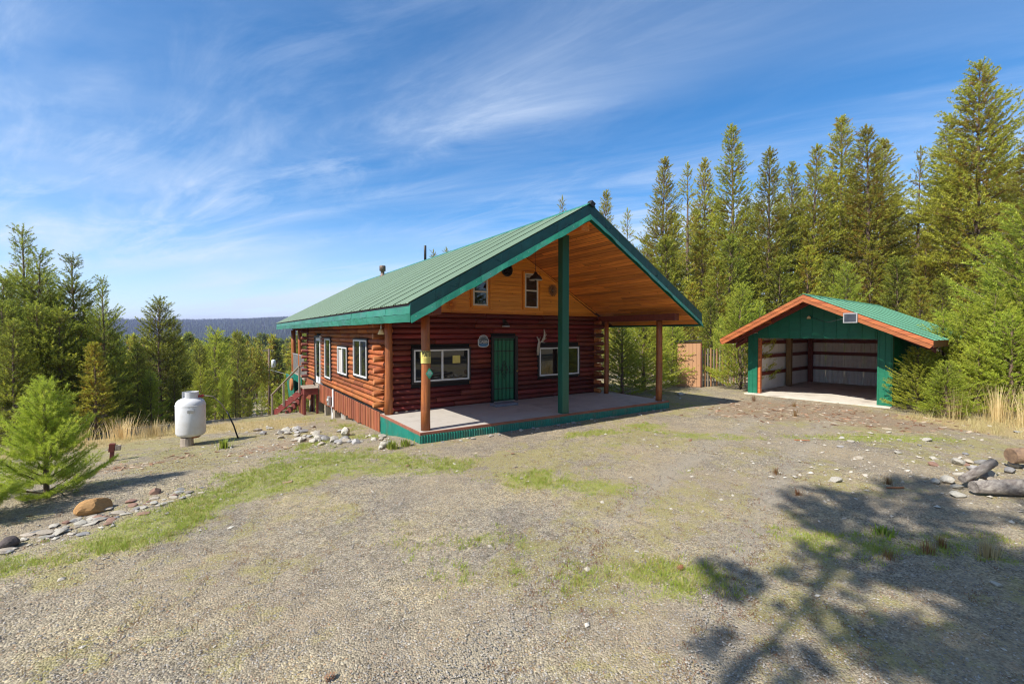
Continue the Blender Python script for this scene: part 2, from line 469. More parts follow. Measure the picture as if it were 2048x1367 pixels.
def tube_geo(pts, radii, seg=8, caps=True):
    pts = [Vector(p) for p in pts]
    if isinstance(radii, (int, float)): radii = [radii] * len(pts)
    V, F = [], []
    prev = None
    for i, p in enumerate(pts):
        t = (pts[min(i + 1, len(pts) - 1)] - pts[max(i - 1, 0)]).normalized()
        if prev is None:
            u = t.orthogonal().normalized()
        else:
            u = (prev - t * prev.dot(t))
            u = u.normalized() if u.length > 1e-5 else t.orthogonal().normalized()
        prev = u
        v = t.cross(u)
        for k in range(seg):
            a = 2 * PI * k / seg
            V.append(p + (u * math.cos(a) + v * math.sin(a)) * radii[i])
    for i in range(len(pts) - 1):
        for k in range(seg):
            a, b = i * seg + k, i * seg + (k + 1) % seg
            F.append([a, b, b + seg, a + seg])
    if caps:
        F.append(list(range(seg))[::-1])
        F.append([len(V) - seg + k for k in range(seg)])
    return V, F
def tube(name, pts, r, m, parent=None, seg=8, smooth=True):
    V, F = tube_geo(pts, r, seg)
    return mk(name, V, F, m, parent, smooth)
def lathe_geo(prof, seg=24, c=(0, 0, 0)):
    V, F = [], []
    for r, z in prof:
        for k in range(seg):
            a = 2 * PI * k / seg
            V.append((c[0] + r * math.cos(a), c[1] + r * math.sin(a), c[2] + z))
    for i in range(len(prof) - 1):
        for k in range(seg):
            a, b = i * seg + k, i * seg + (k + 1) % seg
            F.append([a, b, b + seg, a + seg])
    F.append(list(range(seg))[::-1]); F.append([len(V) - seg + k for k in range(seg)])
    return V, F
def lathe(name, prof, c, m, parent=None, seg=24, smooth=True):
    V, F = lathe_geo(prof, seg, c)
    return mk(name, V, F, m, parent, smooth)
def prism(name, poly, axis, a0, a1, m, parent=None):
    """polygon (list of 2-D points in the plane across axis) run from a0 to a1 along axis ('x','y','z')"""
    n = len(poly)
    V = []
    for a in (a0, a1):
        for p, q in poly:
            V.append({'x': (a, p, q), 'y': (p, a, q), 'z': (p, q, a)}[axis])
    F = [list(range(n))[::-1], list(range(n, 2 * n))]
    for i in range(n):
        j = (i + 1) % n
        F.append([i, j, n + j, n + i])
    import bmesh
    o = mk(name, V, F, m, parent)
    bm = bmesh.new(); bm.from_mesh(o.data)
    bmesh.ops.recalc_face_normals(bm, faces=bm.faces)
    bm.to_mesh(o.data); bm.free()
    return o
def text(name, body, size, m, parent, loc, rot, extrude=0.002, sx=1.0):
    cu = bpy.data.curves.new(name, 'FONT')
    cu.body = body; cu.size = size; cu.extrude = extrude
    cu.align_x = 'CENTER'; cu.align_y = 'CENTER'
    tmp = bpy.data.objects.new(name + '_tmp', cu)
    COL.objects.link(tmp)
    dg = bpy.context.evaluated_depsgraph_get()
    me = bpy.data.meshes.new_from_object(tmp.evaluated_get(dg))
    bpy.data.objects.remove(tmp)
    me.materials.clear()
    o = link(name, me, m, parent, Vector(loc) - CEN[parent.name], rot, c=loc)
    o.scale = (sx, 1, 1)
    return o
def copy_tree(o, loc=None, parent=None):
    c = o.copy(); COL.objects.link(c)
    CEN[c.name] = CEN.get(o.name, Vector((0, 0, 0)))
    if parent is not None: c.parent = parent
    if loc is not None: c.location = loc
    for ch in list(o.children):
        copy_tree(ch, None, c)
    return c

# ------------------------------------------------------------------ terrain
def sm(a, b, x):
    t = np.clip((np.asarray(x, dtype=float) - a) / (b - a), 0, 1)
    return t * t * (3 - 2 * t)
def vnoise(x, y, scale, seed=0):
    x = np.asarray(x, dtype=float) * scale + seed * 17.3; y = np.asarray(y, dtype=float) * scale + seed * 9.1
    xi, yi = np.floor(x), np.floor(y)
    fx, fy = x - xi, y - yi
    fx, fy = fx * fx * (3 - 2 * fx), fy * fy * (3 - 2 * fy)
    def h(a, b):
        v = np.sin(a * 127.1 + b * 311.7 + seed * 74.7) * 43758.5453
        return v - np.floor(v)
    return (h(xi, yi) * (1 - fx) + h(xi + 1, yi) * fx) * (1 - fy) + (h(xi, yi + 1) * (1 - fx) + h(xi + 1, yi + 1) * fx) * fy
def fbm(x, y, scale, seed=0, n=4):
    s, a, t = 0, 1.0, 0
    for i in range(n):
        s = s + a * vnoise(x, y, scale * 2 ** i, seed + i); t += a; a *= 0.55
    return s / t
def gz(x, y):
    x = np.asarray(x, dtype=float); y = np.asarray(y, dtype=float)
    wr = sm(-6, 3, x - 0.65 * y)
    left = -0.24 - 0.36 * sm(9.3, 12.6, y) - 0.75 * sm(12.6, 22, y) - 0.17 * np.clip(y - 22, 0, 70) - 0.045 * np.clip(y - 92, 0, 200)
    h = left * (1 - wr) - 0.24 * wr
    h = h - 0.10 * np.clip(-9 - x, 0, 80)
    h = h + 0.05 * (fbm(x, y, 0.35, 3, 3) - 0.5) * sm(1, 5, np.hypot(x, y)) * (1 - sm(3.0, 3.9, x) * (1 - sm(12.4, 13.2, x)) * sm(8.6, 9.2, y))
    h = h + 1.2 * (fbm(x, y, 0.03, 8, 3) - 0.5) * sm(30, 90, np.hypot(x, y))
    return h
def gh(x, y):
    return float(gz(x, y))
# patches of green growth, straw and bark litter on the yard: (x, y, radius along, radius across, turn, amount)
GREEN = [(-1.4, 6.9, 1.1, .45, .3, .9), (-.5, 7.5, 1.3, .5, .4, 1.0), (.7, 8.4, 1.5, .8, .3, 1.0), (2.2, 8.6, 1.6, .8, 0, .95), (3.4, 7.6, 1.2, .6, -.3, .7),
         (4.1, 6.6, 1.2, .5, -.5, 1.1), (4.9, 5.3, 1.1, .4, -.6, 1.2), (7.7, 7.9, 1.1, .35, -.2, 2.0), (9.2, 7.9, 1.0, .35, -.2, 1.8), (7.4, 6.9, .7, .3, 0, .8),
         (9.9, 6.1, 1.6, .45, -.7, 1.7), (12.0, 4.5, .9, .35, -.8, 2.2), (13.2, 3.7, 1.3, .35, -.8, 2.2), (7.1, 4.8, .6, .3, 0, .8), (2.3, 4.7, 1.0, .5, -.5, 1.0),
         (2.4, 3.8, .9, .45, -.5, 1.0), (3.85, 2.9, .9, .5, -.4, 1.0), (5.9, 2.4, .9, .4, -.6, .9), (6.8, 1.35, 1.2, .5, -.6, 1.0), (5.1, 4.2, .9, .5, -.5, .55),
         (2.3, 12.0, 1.8, .9, .8, .75), (3.3, 13.5, .5, 3.2, 0, .9), (2.9, 20.0, 1.0, 4.0, 0, .6), (-.3, 14.0, 1.4, .6, .4, .7), (-2, 12.6, 1.0, .4, .5, .5), (13.4, 9.6, 1.0, .9, 0, .7), (15.4, 11.6, 2.2, 1.4, 0, .9),
         (-3, 6.0, 2.5, .7, .3, .8), (1, 6.0, .6, .25, 0, .4), (.4, 4.0, .4, .25, 0, .35), (8.5, .6, 2.0, .8, -.5, .7), (1.2, 9.6, 1.6, .6, .4, .6), (5.6, 5.9, 1.0, .3, -.4, .6)]
LITTER = [(15.8, 6.8, 2.2, 2.6, .2, 1.2), (15.5, 4.2, 1.8, 1.6, 0, 1.0), (13.6, 7.2, 1.6, 1.3, 0, .7), (1.2, 12.2, 1.6, .8, .6, .8), (-1.5, 12.2, 1.8, .7, .5, .8), (3.3, 10.9, .6, .7, 0, .6), (2.2, 2.9, .7, .3, -.5, .5), (2.4, 14.8, 1.0, 1.6, 0, .5), (10.5, 8.0, 1.5, .4, -.2, .5)]
STRAW = [(-2.6, 18.0, 2.4, 1.3, .4, 1.2), (-3.4, 16.0, 1.5, 1.0, .4, .8), (17.2, 2.4, 2.0, 1.6, 0, 1.2), (17, 4.2, 1.0, 1.0, 0, .6), (-3.2, 5.6, 1.2, .4, .3, .6), (1.6, 17.5, 2.0, 3.0, 0, .8), (2.7, 11.6, .8, .5, .8, .5), (0, 19, 2.5, 2.0, 0, .8), (14.3, 10.8, .8, .8, 0, .6), (-7, 17, 3, 4, 0, .8)]
def blobs(L, x, y):
    s = 0
    for bx, by, ra, rb, t, a in L:
        dx, dy = x - bx, y - by
        c_, s_ = math.cos(t), math.sin(t)
        u, v = (dx * c_ + dy * s_) / ra, (-dx * s_ + dy * c_) / rb
        s = s + a * np.exp(-(u * u + v * v))
    return s
def masks(x, y):
    n1, n2, n3 = fbm(x, y, 1.6, 21, 4), fbm(x, y, 1.9, 31, 4), fbm(x, y, 5.0, 41, 3)
    n4 = fbm(x, y, 0.9, 81, 3)
    g = 0.95 * sm(0.30, 1.15, blobs(GREEN, x, y) * (2.6 * n1 * n4 + .15) + 1.0 * (n3 - 0.5) * sm(.05, .4, blobs(GREEN, x, y)) + 0.0)
    b = sm(0.35, 0.9, blobs(LITTER, x, y) * (0.4 + 1.2 * n2) + 0.3 * (n3 - 0.5))
    s_ = sm(0.35, 0.9, blobs(STRAW, x, y) * (0.4 + 1.2 * n2) + 0.2 * (n1 - 0.5))
    far = sm(17, 24, np.hypot(x - 3, y - 4))
    # thin weedy film spread over the middle of the yard
    w = sm(0.36, 0.72, fbm(x, y, 0.55, 51, 5) * (0.45 + 1.0 * fbm(x, y, 6.0, 61, 3)) + 0.02 + 0.09 * np.exp(-((x - 5) ** 2 + (y - 3.6) ** 2) / 8))
    return np.clip(g + far * 0.3, 0, 1), np.clip(b + far * 0.7 * n2 * 1.4, 0, 1), np.clip(s_ + far * 0.3, 0, 1), np.clip(w, 0, 1) * (1 - far)

def axis(lo, hi, step, far, growth):
    a = list(np.arange(lo, hi + 1e-6, step))
    s = step; p = hi
    while p < far:
        s *= growth; p += s; a.append(p)
    s = step; p = lo; b = []
    while p > -far:
        s *= growth; p -= s; b.append(p)
    return np.array(b[::-1] + a)
gx = axis(-5.0, 16.0, 0.09, 7000, 1.13)
gy = axis(-1.0, 16.0, 0.09, 7000, 1.13)
X, Y = np.meshgrid(gx, gy)
Z = gz(X, Y)
mg, mb, ms_, mw = masks(X, Y)
def ruts(x, y):
    """two faint wheel tracks worn along the drive towards the garage"""
    s = 0
    for off in (-.8, .8):
        yc = 3.4 + 2.9 * np.tanh((x - 5.0) / 6.0) + off + .25 * np.sin(x * .5)
        s = s + np.exp(-((y - yc) / .24) ** 2)
    return np.clip(s, 0, 1) * (.4 + .8 * fbm(x, y, .8, 91, 3)) * sm(-2.5, 1, x) * (1 - sm(15, 17, x))
mr = ruts(X, Y); mw = mw * (1 - .6 * np.clip(mr, 0, 1)); mg = mg * (1 - .5 * np.clip(mr, 0, 1))
Z = Z - .018 * mr
Z = Z + (fbm(X, Y, 9.0, 5, 2) - 0.5) * 0.022 * (1 - sm(15, 20, np.hypot(X, Y)))
GV = np.stack([X.ravel(), Y.ravel(), Z.ravel()], 1)
nyy, nxx = X.shape
ii = np.arange(nyy * nxx).reshape(nyy, nxx)
GF = np.stack([ii[:-1, :-1].ravel(), ii[:-1, 1:].ravel(), ii[1:, 1:].ravel(), ii[1:, :-1].ravel()], 1)
ground_me = mesh_np(GV, GF, 'ground', smooth=True)
ca = ground_me.color_attributes.new('cover', 'FLOAT_COLOR', 'POINT')
ca.data.foreach_set('color', np.stack([mg.ravel(), mb.ravel(), ms_.ravel(), mw.ravel()], 1).astype(np.float32).ravel())

ra = ground_me.attributes.new('rut', 'FLOAT', 'POINT')
ra.data.foreach_set('value', mr.ravel().astype(np.float32))
m, nt, b = new_mat('ground_gravel')
rut = nn(nt, 'ShaderNodeAttribute', attribute_name='rut').outputs['Fac']
pos = nn(nt, 'ShaderNodeNewGeometry').outputs['Position']
att = nn(nt, 'ShaderNodeAttribute', attribute_name='cover')
sepc = nn(nt, 'ShaderNodeSeparateColor', {0: att.outputs['Color']})
v1 = nn(nt, 'ShaderNodeTexVoronoi', {'Vector': pos, 'Scale': 62.0})
v2 = nn(nt, 'ShaderNodeTexVoronoi', {'Vector': pos, 'Scale': 19.0})
bw = nn(nt, 'ShaderNodeSeparateColor', {0: v1.outputs['Color']})
bw2 = nn(nt, 'ShaderNodeSeparateColor', {0: v2.outputs['Color']})
nzl = nn(nt, 'ShaderNodeTexNoise', {'Vector': pos, 'Scale': 0.8, 'Detail': 6.0, 'Roughness': 0.6})
nzm = nn(nt, 'ShaderNodeTexNoise', {'Vector': pos, 'Scale': 7.0, 'Detail': 6.0, 'Roughness': 0.7})
nzf = nn(nt, 'ShaderNodeTexNoise', {'Vector': pos, 'Scale': 60.0, 'Detail': 4.0, 'Roughness': 0.7})
gravel = ramp(nt, bw.outputs[0], [(0.0, (0.08, 0.066, 0.052)), (0.25, (0.22, 0.194, 0.152)), (0.65, (0.33, 0.294, 0.228)), (0.93, (0.52, 0.465, 0.36)), (1.0, (0.34, 0.19, 0.10))])
g2 = ramp(nt, bw2.outputs[1], [(0.0, (0.22, 0.188, 0.140)), (0.5, (0.31, 0.270, 0.200)), (1.0, (0.42, 0.36, 0.26))])
gravel = mixc(nt, 0.30, gravel, g2)
spk = ramp(nt, nzm.outputs[0], [(0.36, (0.74, 0.73, 0.72)), (0.52, (1.0, 1.0, 1.0)), (0.68, (1.16, 1.14, 1.08))])
gravel = mixc(nt, 1.0, gravel, spk, 'MULTIPLY')
tone = ramp(nt, nzl.outputs[0], [(0.34, (0.78, 0.765, 0.78)), (0.5, (0.98, 0.95, 0.89)), (0.64, (1.14, 1.07, 0.90))])
gravel = mixc(nt, 1.0, gravel, tone, 'MULTIPLY')
nzb = nn(nt, 'ShaderNodeTexNoise', {'Vector': pos, 'Scale': 0.33, 'Detail': 7.0, 'Roughness': 0.65})
dirt_c = ramp(nt, nzf.outputs[0], [(0.3, (0.24, 0.185, 0.12)), (0.7, (0.40, 0.32, 0.215))])
gravel = mixc(nt, mth(nt, 'MULTIPLY', ramp(nt, nzb.outputs[0], [(0.44, (0, 0, 0)), (0.62, (1, 1, 1))]), 0.55), gravel, dirt_c)
packed = ramp(nt, nzf.outputs[0], [(0.3, (0.27, 0.235, 0.18)), (0.7, (0.40, 0.355, 0.28))])
gravel = mixc(nt, mth(nt, 'MULTIPLY', rut, 0.6), gravel, packed)
green = ramp(nt, nzf.outputs[0], [(0.34, (0.13, 0.145, 0.035)), (0.52, (0.27, 0.31, 0.05)), (0.70, (0.42, 0.38, 0.13))])
litter = ramp(nt, nzf.outputs[0], [(0.32, (0.13, 0.085, 0.055)), (0.52, (0.27, 0.19, 0.12)), (0.72, (0.44, 0.36, 0.25))])
straw = ramp(nt, nzf.outputs[0], [(0.32, (0.27, 0.20, 0.09)), (0.55, (0.42, 0.32, 0.15)), (0.72, (0.55, 0.44, 0.24))])
weed = ramp(nt, nzf.outputs[0], [(0.32, (0.15, 0.12, 0.05)), (0.5, (0.30, 0.28, 0.085)), (0.64, (0.36, 0.30, 0.12)), (0.76, (0.34, 0.19, 0.09))])
def broken(msk, lo, hi, amt=0.55):
    s = mth(nt, 'ADD', msk, mth(nt, 'MULTIPLY', mth(nt, 'SUBTRACT', nzm.outputs[0], 0.5), amt * 1.2))
    s = mth(nt, 'ADD', s, mth(nt, 'MULTIPLY', mth(nt, 'SUBTRACT', nzf.outputs[0], 0.5), amt * 1.2))
    return nn(nt, 'ShaderNodeMapRange', {0: s, 1: lo, 2: hi}, interpolation_type='SMOOTHSTEP').outputs[0]
col = mixc(nt, mth(nt, 'MULTIPLY', broken(att.outputs['Alpha'], 0.35, 1.05, 1.6), 0.62), gravel, weed)
col = mixc(nt, mth(nt, 'MULTIPLY', broken(sepc.outputs[1], 0.3, 1.1, 1.2), 0.75), col, litter)
col = mixc(nt, mth(nt, 'MULTIPLY', broken(sepc.outputs[2], 0.25, 0.8), 0.85), col, straw)
col = mixc(nt, mth(nt, 'MULTIPLY', broken(sepc.outputs[0], 0.34, 1.2, 1.9), 0.66), col, green)
nt.links.new(col, b.inputs['Base Color'])
b.inputs['Roughness'].default_value = 0.95
b.inputs['Specular IOR Level'].default_value = 0.15
hgt = mth(nt, 'SUBTRACT', mth(nt, 'MULTIPLY', bw.outputs[1], 0.4), mth(nt, 'MULTIPLY', v1.outputs['Distance'], 1.2))
hgt = mth(nt, 'ADD', hgt, mth(nt, 'MULTIPLY', nzf.outputs[0], 0.5))
bp = nn(nt, 'ShaderNodeBump', {'Height': hgt, 'Strength': 0.75, 'Distance': 0.013})
nt.links.new(bp.outputs[0], b.inputs['Normal'])
ground = link('ground', ground_me, m)
tag(ground, 'gravel and weed covered yard in front of the cabin', kind='structure')

# wooded ridge across the valley
az = np.radians(np.linspace(-80, 120, 260)); rr_ = np.concatenate([np.linspace(700, 3600, 70), [4500, 6500]])
A_, R_ = np.meshgrid(az, rr_)
HX, HY = R_ * np.sin(A_), R_ * np.cos(A_)
def hill_h(x, y):
    r = np.hypot(x, y); a = np.degrees(np.arctan2(x, y))
    top = 53 + 16 * np.sin(a * 0.09 - 0.4) + 15 * (fbm(a, 0 * a, 0.11, 4, 4) - 0.5) + 7 * sm(0, 12, a)
    near = -32 + (top + 32) * sm(1050, 2450, r)
    near = near + 17 * sm(800, 1100, r) * (1 - sm(1150, 1500, r)) * sm(14, -6, a) * 0
    return near + 24 * (fbm(x, y, 0.0032, 14, 4) - 0.5) * sm(900, 1300, r) * (1 - sm(2200, 2450, r)) - 60 * sm(2600, 4200, r)
HZ = hill_h(HX, HY)
ii = np.arange(HX.size).reshape(HX.shape)
HF = np.stack([ii[:-1, :-1].ravel(), ii[:-1, 1:].ravel(), ii[1:, 1:].ravel(), ii[1:, :-1].ravel()], 1)[:, ::-1]
HILLM = mat('wooded_hill', (0.050, 0.070, 0.04), (0.025, 0.036, 0.024), (0.03, 0.03, 0.03), 8, 0.95, coord='Position')
hills = link('hills', mesh_np(np.stack([HX.ravel(), HY.ravel(), HZ.ravel()], 1), HF, 'hills', smooth=True), HILLM)
tag(hills, 'long wooded ridge across the valley', kind='structure')
# ------------------------------------------------------------------ log cabin
XL, XR, YF, YB = 3.90, 11.90, 12.13, 24.2        # outer log faces
ZT = 2.81; NC = 18; CH = ZT / NC
RX, RZ, SLP = 8.10, 5.51, 0.559
RYF, RYB, HWD = 8.53, 31.0, 4.84
def roof_z(x): return RZ - SLP * abs(x - RX)
cabin = root('log_cabin', (8.1, 12.13, -0.24))
tag(cabin, 'red log cabin with a green metal gable roof over a deep open porch', 'cabin')
G0 = 0.0

def log_geo(L, r, axis):
    seg = 12; V = []
    xs = [(-L / 2, 0.80), (-L / 2 + 0.018, 1.0), (L / 2 - 0.018, 1.0), (L / 2, 0.80)]
    for x, s in xs:
        for k in range(seg):
            a = 2 * PI * (k + .5) / seg
            p, q = math.cos(a) * r * 1.08 * s, math.sin(a) * (CH / 2 + 0.001) * s
            V.append((x, p, q) if axis == 'x' else (-p, x, q))
    F = []
    for i in range(3):
        for k in range(seg):
            a_, b_ = i * seg + k, i * seg + (k + 1) % seg
            F.append([a_, b_, b_ + seg, a_ + seg])
    F.append(list(range(seg))[::-1]); F.append([3 * seg + k for k in range(seg)])
    return V, F
LOGM = {}
def add_log(axis, a0, a1, other, z, m):
    L = round(a1 - a0, 2)
    if L < 0.05: return
    key = (axis, L, m.name)
    if key not in LOGM:
        V, F = log_geo(L, CH / 2, axis)
        me = mesh_from(V, F, 'log')
        for i, p in enumerate(me.polygons):
            p.use_smooth = i < 36
        me.materials.append(m); me.materials.append(LOGEND)
        for p in me.polygons[-2:]: p.material_index = 1
        LOGM[key] = me
    mid = (a0 + a1) / 2
    c = Vector((mid, other, z) if axis == 'x' else (other, mid, z))
    link('log', LOGM[key], m, cabin, c - CEN[cabin.name], (0, 0, 0), c=c)
def wall_logs(axis, a0, a1, other, openings, m, ext0, ext1, minseg=1.4, maxseg=3.6):
    for k in range(NC):
        z = CH * (k + 0.5)
        lo = a0 - (ext0[k % 2]); hi = a1 + (ext1[k % 2])
        if k == 0 and False: continue
        iv = [(lo, hi)]
        for (o0, o1, z0, z1) in openings:
            if z - CH * 0.35 < z1 and z + CH * 0.35 > z0:
                nv = []
                for p, q in iv:
                    if o1 <= p or o0 >= q: nv.append((p, q)); continue
                    if p < o0: nv.append((p, o0))
                    if q > o1: nv.append((o1, q))
                iv = nv
        for p, q in iv:
            s = p
            while q - s > maxseg * 0.9:
                t = s + rnd.uniform(minseg, maxseg)
                if q - t < 0.5: break
                add_log(axis, s, t - 0.008, other + rnd.uniform(-.006, .006), z, m); s = t
            add_log(axis, s, q, other + rnd.uniform(-.006, .006), z, m)
LR = CH / 2 * 1.08
front_open = [(4.66, 6.56, 0.75, 1.77), (7.30, 8.27, 0.0, 2.07), (9.14, 11.03, 0.69, 1.75)]
side_open = [(13.74, 15.38, .76, 2.03), (16.18, 17.68, .66, 1.74), (18.84, 20.02, .31, 2.01), (20.96, 22.24, -.1, 2.06)]
wall_logs('x', XL + .02, XR, YF + LR, front_open, LOGSHADE, (0.0, 0.0), (0.05, 0.38))
for k in range(1, NC, 2):      # front log ends past the corner, coloured for sunlight instead of shade
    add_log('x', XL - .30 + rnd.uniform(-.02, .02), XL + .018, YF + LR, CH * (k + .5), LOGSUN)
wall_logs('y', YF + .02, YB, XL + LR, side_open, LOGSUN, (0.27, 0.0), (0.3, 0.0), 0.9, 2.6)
wall_logs('x', XL, XR, YB - LR, [], LOGSHADE, (0.3, 0.05), (0.3, 0.05), 2.5, 4.2)
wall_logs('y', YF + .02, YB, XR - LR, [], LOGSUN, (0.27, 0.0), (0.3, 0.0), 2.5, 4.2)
# solid dark box inside the log walls, added to block light
box('light_block_core', (XL + LR, YF + LR, -.12), (XR - LR, YB - LR, ZT + .02), DARK, cabin)
box('floor_frame', (XL + .03, YF + .03, -.30), (XR - .03, YB - .03, -.121), GREYW, cabin)

# gable wall of pine boards behind the logs
GY = 12.30
gable = mk('gable_wall', [(XL, GY + .03, ZT), (XR + .2, GY + .03, ZT), (RX, GY + .03, RZ - .45), (XL, YB - .2, ZT), (XR + .2, YB - .2, ZT), (RX, YB - .2, RZ - .45)],
   [[0, 1, 2], [5, 4, 3], [0, 3, 4, 1], [1, 4, 5, 2], [2, 5, 3, 0]], PINE, cabin)
gw = [(6.66, 7.30, 3.00, 3.99), (8.63, 9.29, 2.99, 4.26)]
PH = 0.132
z = ZT + 0.02
row = 0
while z < RZ - .50:
    z1 = min(z + PH - .009, RZ - .49)
    def lim(zz_): return (RZ - .47 - zz_) / SLP
    xl0, xl1 = max(RX - lim(z), XL + .0), max(RX - lim(z1), XL + .0)
    xr0, xr1 = min(RX + lim(z), XR + .15), min(RX + lim(z1), XR + .15)
    segs = [(xl0, xl1, xr0, xr1)]
    for o0, o1, a, b_ in gw:
        if z1 > a - .03 and z < b_ + .03:
            ns = []
            for s in segs:
                if s[0] < o0 - .06 and s[3] > o1 + .06:
                    ns += [(s[0], s[1], o0 - .06, o0 - .06), (o1 + .06, o1 + .06, s[2], s[3])]
                else: ns.append(s)
            segs = ns
    for s in segs:
        p = s[0]; first = True
        while True:
            q = p + rnd.uniform(1.1, 2.6)
            last = q > s[2] - .5
            a0 = s[0] if first else p
            a1 = s[1] if first else p
            b0 = s[2] if last else q - .004
            b1 = s[3] if last else q - .004
            if b0 - a0 > .03:
                y0, y1 = GY - .001, GY + .022
                V = [(a0, y0, z), (b0, y0, z), (b1, y0, z1), (a1, y0, z1), (a0, y1, z), (b0, y1, z), (b1, y1, z1), (a1, y1, z1)]
                mk('plank', V, [[0, 1, 2, 3], [7, 6, 5, 4], [0, 4, 5, 1], [1, 5, 6, 2], [2, 6, 7, 3], [3, 7, 4, 0]], PINE, cabin)
            if last: break
            p = q; first = False
    z += PH; row += 1
box('gable_sill', (XL - .1, GY - .10, ZT - .02), (XR + .1, GY + .03, ZT + .022), PINE, cabin)

# roof: metal sheets with raised ribs, one by one
def roof_sheet(side, wdt):
    prof = []
    n = 6; s = wdt / n
    for i in range(n):
        y = i * s
        prof += [(y, 0.022), (y + .016, 0.022), (y + .028, 0), (y + s * .5 - .012, 0), (y + s * .5, .006), (y + s * .5 + .012, 0), (y + s - .014, 0)]
    prof.append((wdt - .001, 0.0))
    V, F = [], []
    run = HWD + .03
    for u in (0.0, run):
        for (y, h) in prof:
            V.append((side * (u), y, -SLP * u + h))
    n_ = len(prof)
    for i in range(n_ - 1):
        F.append([i, i + 1, n_ + i + 1, n_ + i] if side < 0 else [i, n_ + i, n_ + i + 1, i + 1])
    me = mesh_from(V, F, 'roof_panel')
    me.materials.append(ROOFG)
    return me
nsh = 25; wdt = (RYB - RYF) / nsh
for side in (-1, 1):
    me = roof_sheet(side, wdt)
    for i in range(nsh):
        c = Vector((RX + side * .005, RYF + i * wdt, RZ + .002))
        link('roof_panel', me, ROOFG, cabin, c - CEN[cabin.name], c=c)
for side in (-1, 1):
    xe = RX + side * (HWD - .03)
    dz = .40
    prism('roof_deck', [(RX, RZ - .015), (xe, roof_z(xe) - .015), (xe, roof_z(xe) - .33), (RX, RZ - dz - .03)], 'y', RYF + .05, RYB - .05, GIRT, cabin)
# ridge cap
prism('ridge_cap', [(RX - .16, RZ - .16 * SLP + .028), (RX, RZ + .036), (RX + .16, RZ - .16 * SLP + .028), (RX + .16, RZ - .16 * SLP + .018), (RX, RZ + .024), (RX - .16, RZ - .16 * SLP + .018)], 'y', RYF - .03, RYB + .02, TRIMG, cabin)
box('ridge_end_cap', (RX - .02, RYF - .05, RZ - .06), (RX + .13, RYF + .10, RZ + .07), BLACKM, cabin, rot=(0, math.radians(29), 0))
# soffit boards run with the ridge; over the porch each board is its own piece
SL = math.hypot(1, SLP)
for side in (-1, 1):
    nb = 38; wv = (HWD - .06) / nb
    for i in range(nb):
        x0_, x1_ = RX + side * (i * wv + .02), RX + side * ((i + 1) * wv + .02 - .014)
        p = RYF + .05
        while p < GY:
            q = min(p + rnd.uniform(1.3, 3.4), GY)
            if GY - q < .5: q = GY
            za, zb = roof_z(x0_), roof_z(x1_)
            dd = lambda xx: .43 - .08 * (abs(xx - RX) / HWD)
            a_, b_ = za - dd(x0_), zb - dd(x1_)
            V = [(x0_, p, a_), (x1_, p, b_), (x1_, q - .004, b_), (x0_, q - .004, a_)]
            V += [(vx, vy, vz + .018) for vx, vy, vz in V]
            F = [[3, 2, 1, 0], [4, 5, 6, 7], [0, 1, 5, 4], [1, 2, 6, 5], [2, 3, 7, 6], [3, 0, 4, 7]]
            if side > 0: pass
            else: F = [f[::-1] for f in F]
            mk('soffit_plank', V, F, PINE_SOFFIT, cabin)
            p = q
# thin trim where soffit meets gable
for side in (-1, 1):
    a = (RX, GY - .02, RZ - .475); b_ = (RX + side * 3.85, GY - .02, roof_z(RX + 3.85) - .41)
    beam('gable_trim', a, b_, .03, .035, PINE, cabin)
# ridge beam and porch beams
box('ridge_beam', (RX - .15, RYF + .16, 4.86), (RX + .13, GY, 5.09), PINE_SOFFIT, cabin)
for x in (3.95, 12.02):
    box('porch_beam', (x - .10, RYF + .25, 2.60), (x + .10, YF + .4, 2.81), GIRT, cabin)
box('rear_beam', (3.85, 28.4, 2.35), (12.1, 28.6, 2.60), GIRT, cabin)
box('rear_side_beam', (3.80, YB, 2.40), (3.98, 28.6, 2.62), GIRT, cabin)

# rake boards: a wide upper flashing with shade put into its colour and a bent lower strip with wavy edge
for side in (-1, 1):
    n = 9
    for i in range(n):
        u0, u1 = HWD * i / n, HWD * (i + 1) / n - .004
        x0_, x1_ = RX + side * u0, RX + side * u1
        for nm, t0, t1, yo0, yo1 in (('rake_flashing', -.005, -.27, 0, .0), ('rake_strip', -.265, -.405, -.012, -.055)):
            m_ = 6; V = []
            for j in range(m_ + 1):
                x = x0_ + (x1_ - x0_) * j / m_
                wob = .012 * math.sin(x * 5.1 + side) * (1 if nm == 'rake_strip' else .25) + .006 * math.sin(x * 13)
                zr_ = roof_z(x)
                V += [(x, RYF + yo0 - .003, zr_ + t0), (x, RYF + yo1 - .003 - abs(wob), zr_ + t1 + wob), (x, RYF + yo1 + .012, zr_ + t1 + wob), (x, RYF + .03, zr_ + t0)]
            F = []
            for j in range(m_):
                for k in range(4):
                    a_, b_ = j * 4 + k, j * 4 + (k + 1) % 4
                    f = [a_, b_, b_ + 4, a_ + 4]
                    F.append(f if side < 0 else f[::-1])
            F.append([0, 1, 2, 3]); e = m_ * 4; F.append([e, e + 1, e + 2, e + 3])
            o = mk(nm, V, F, RAKESHADE if nm == 'rake_flashing' else TRIMG, cabin)
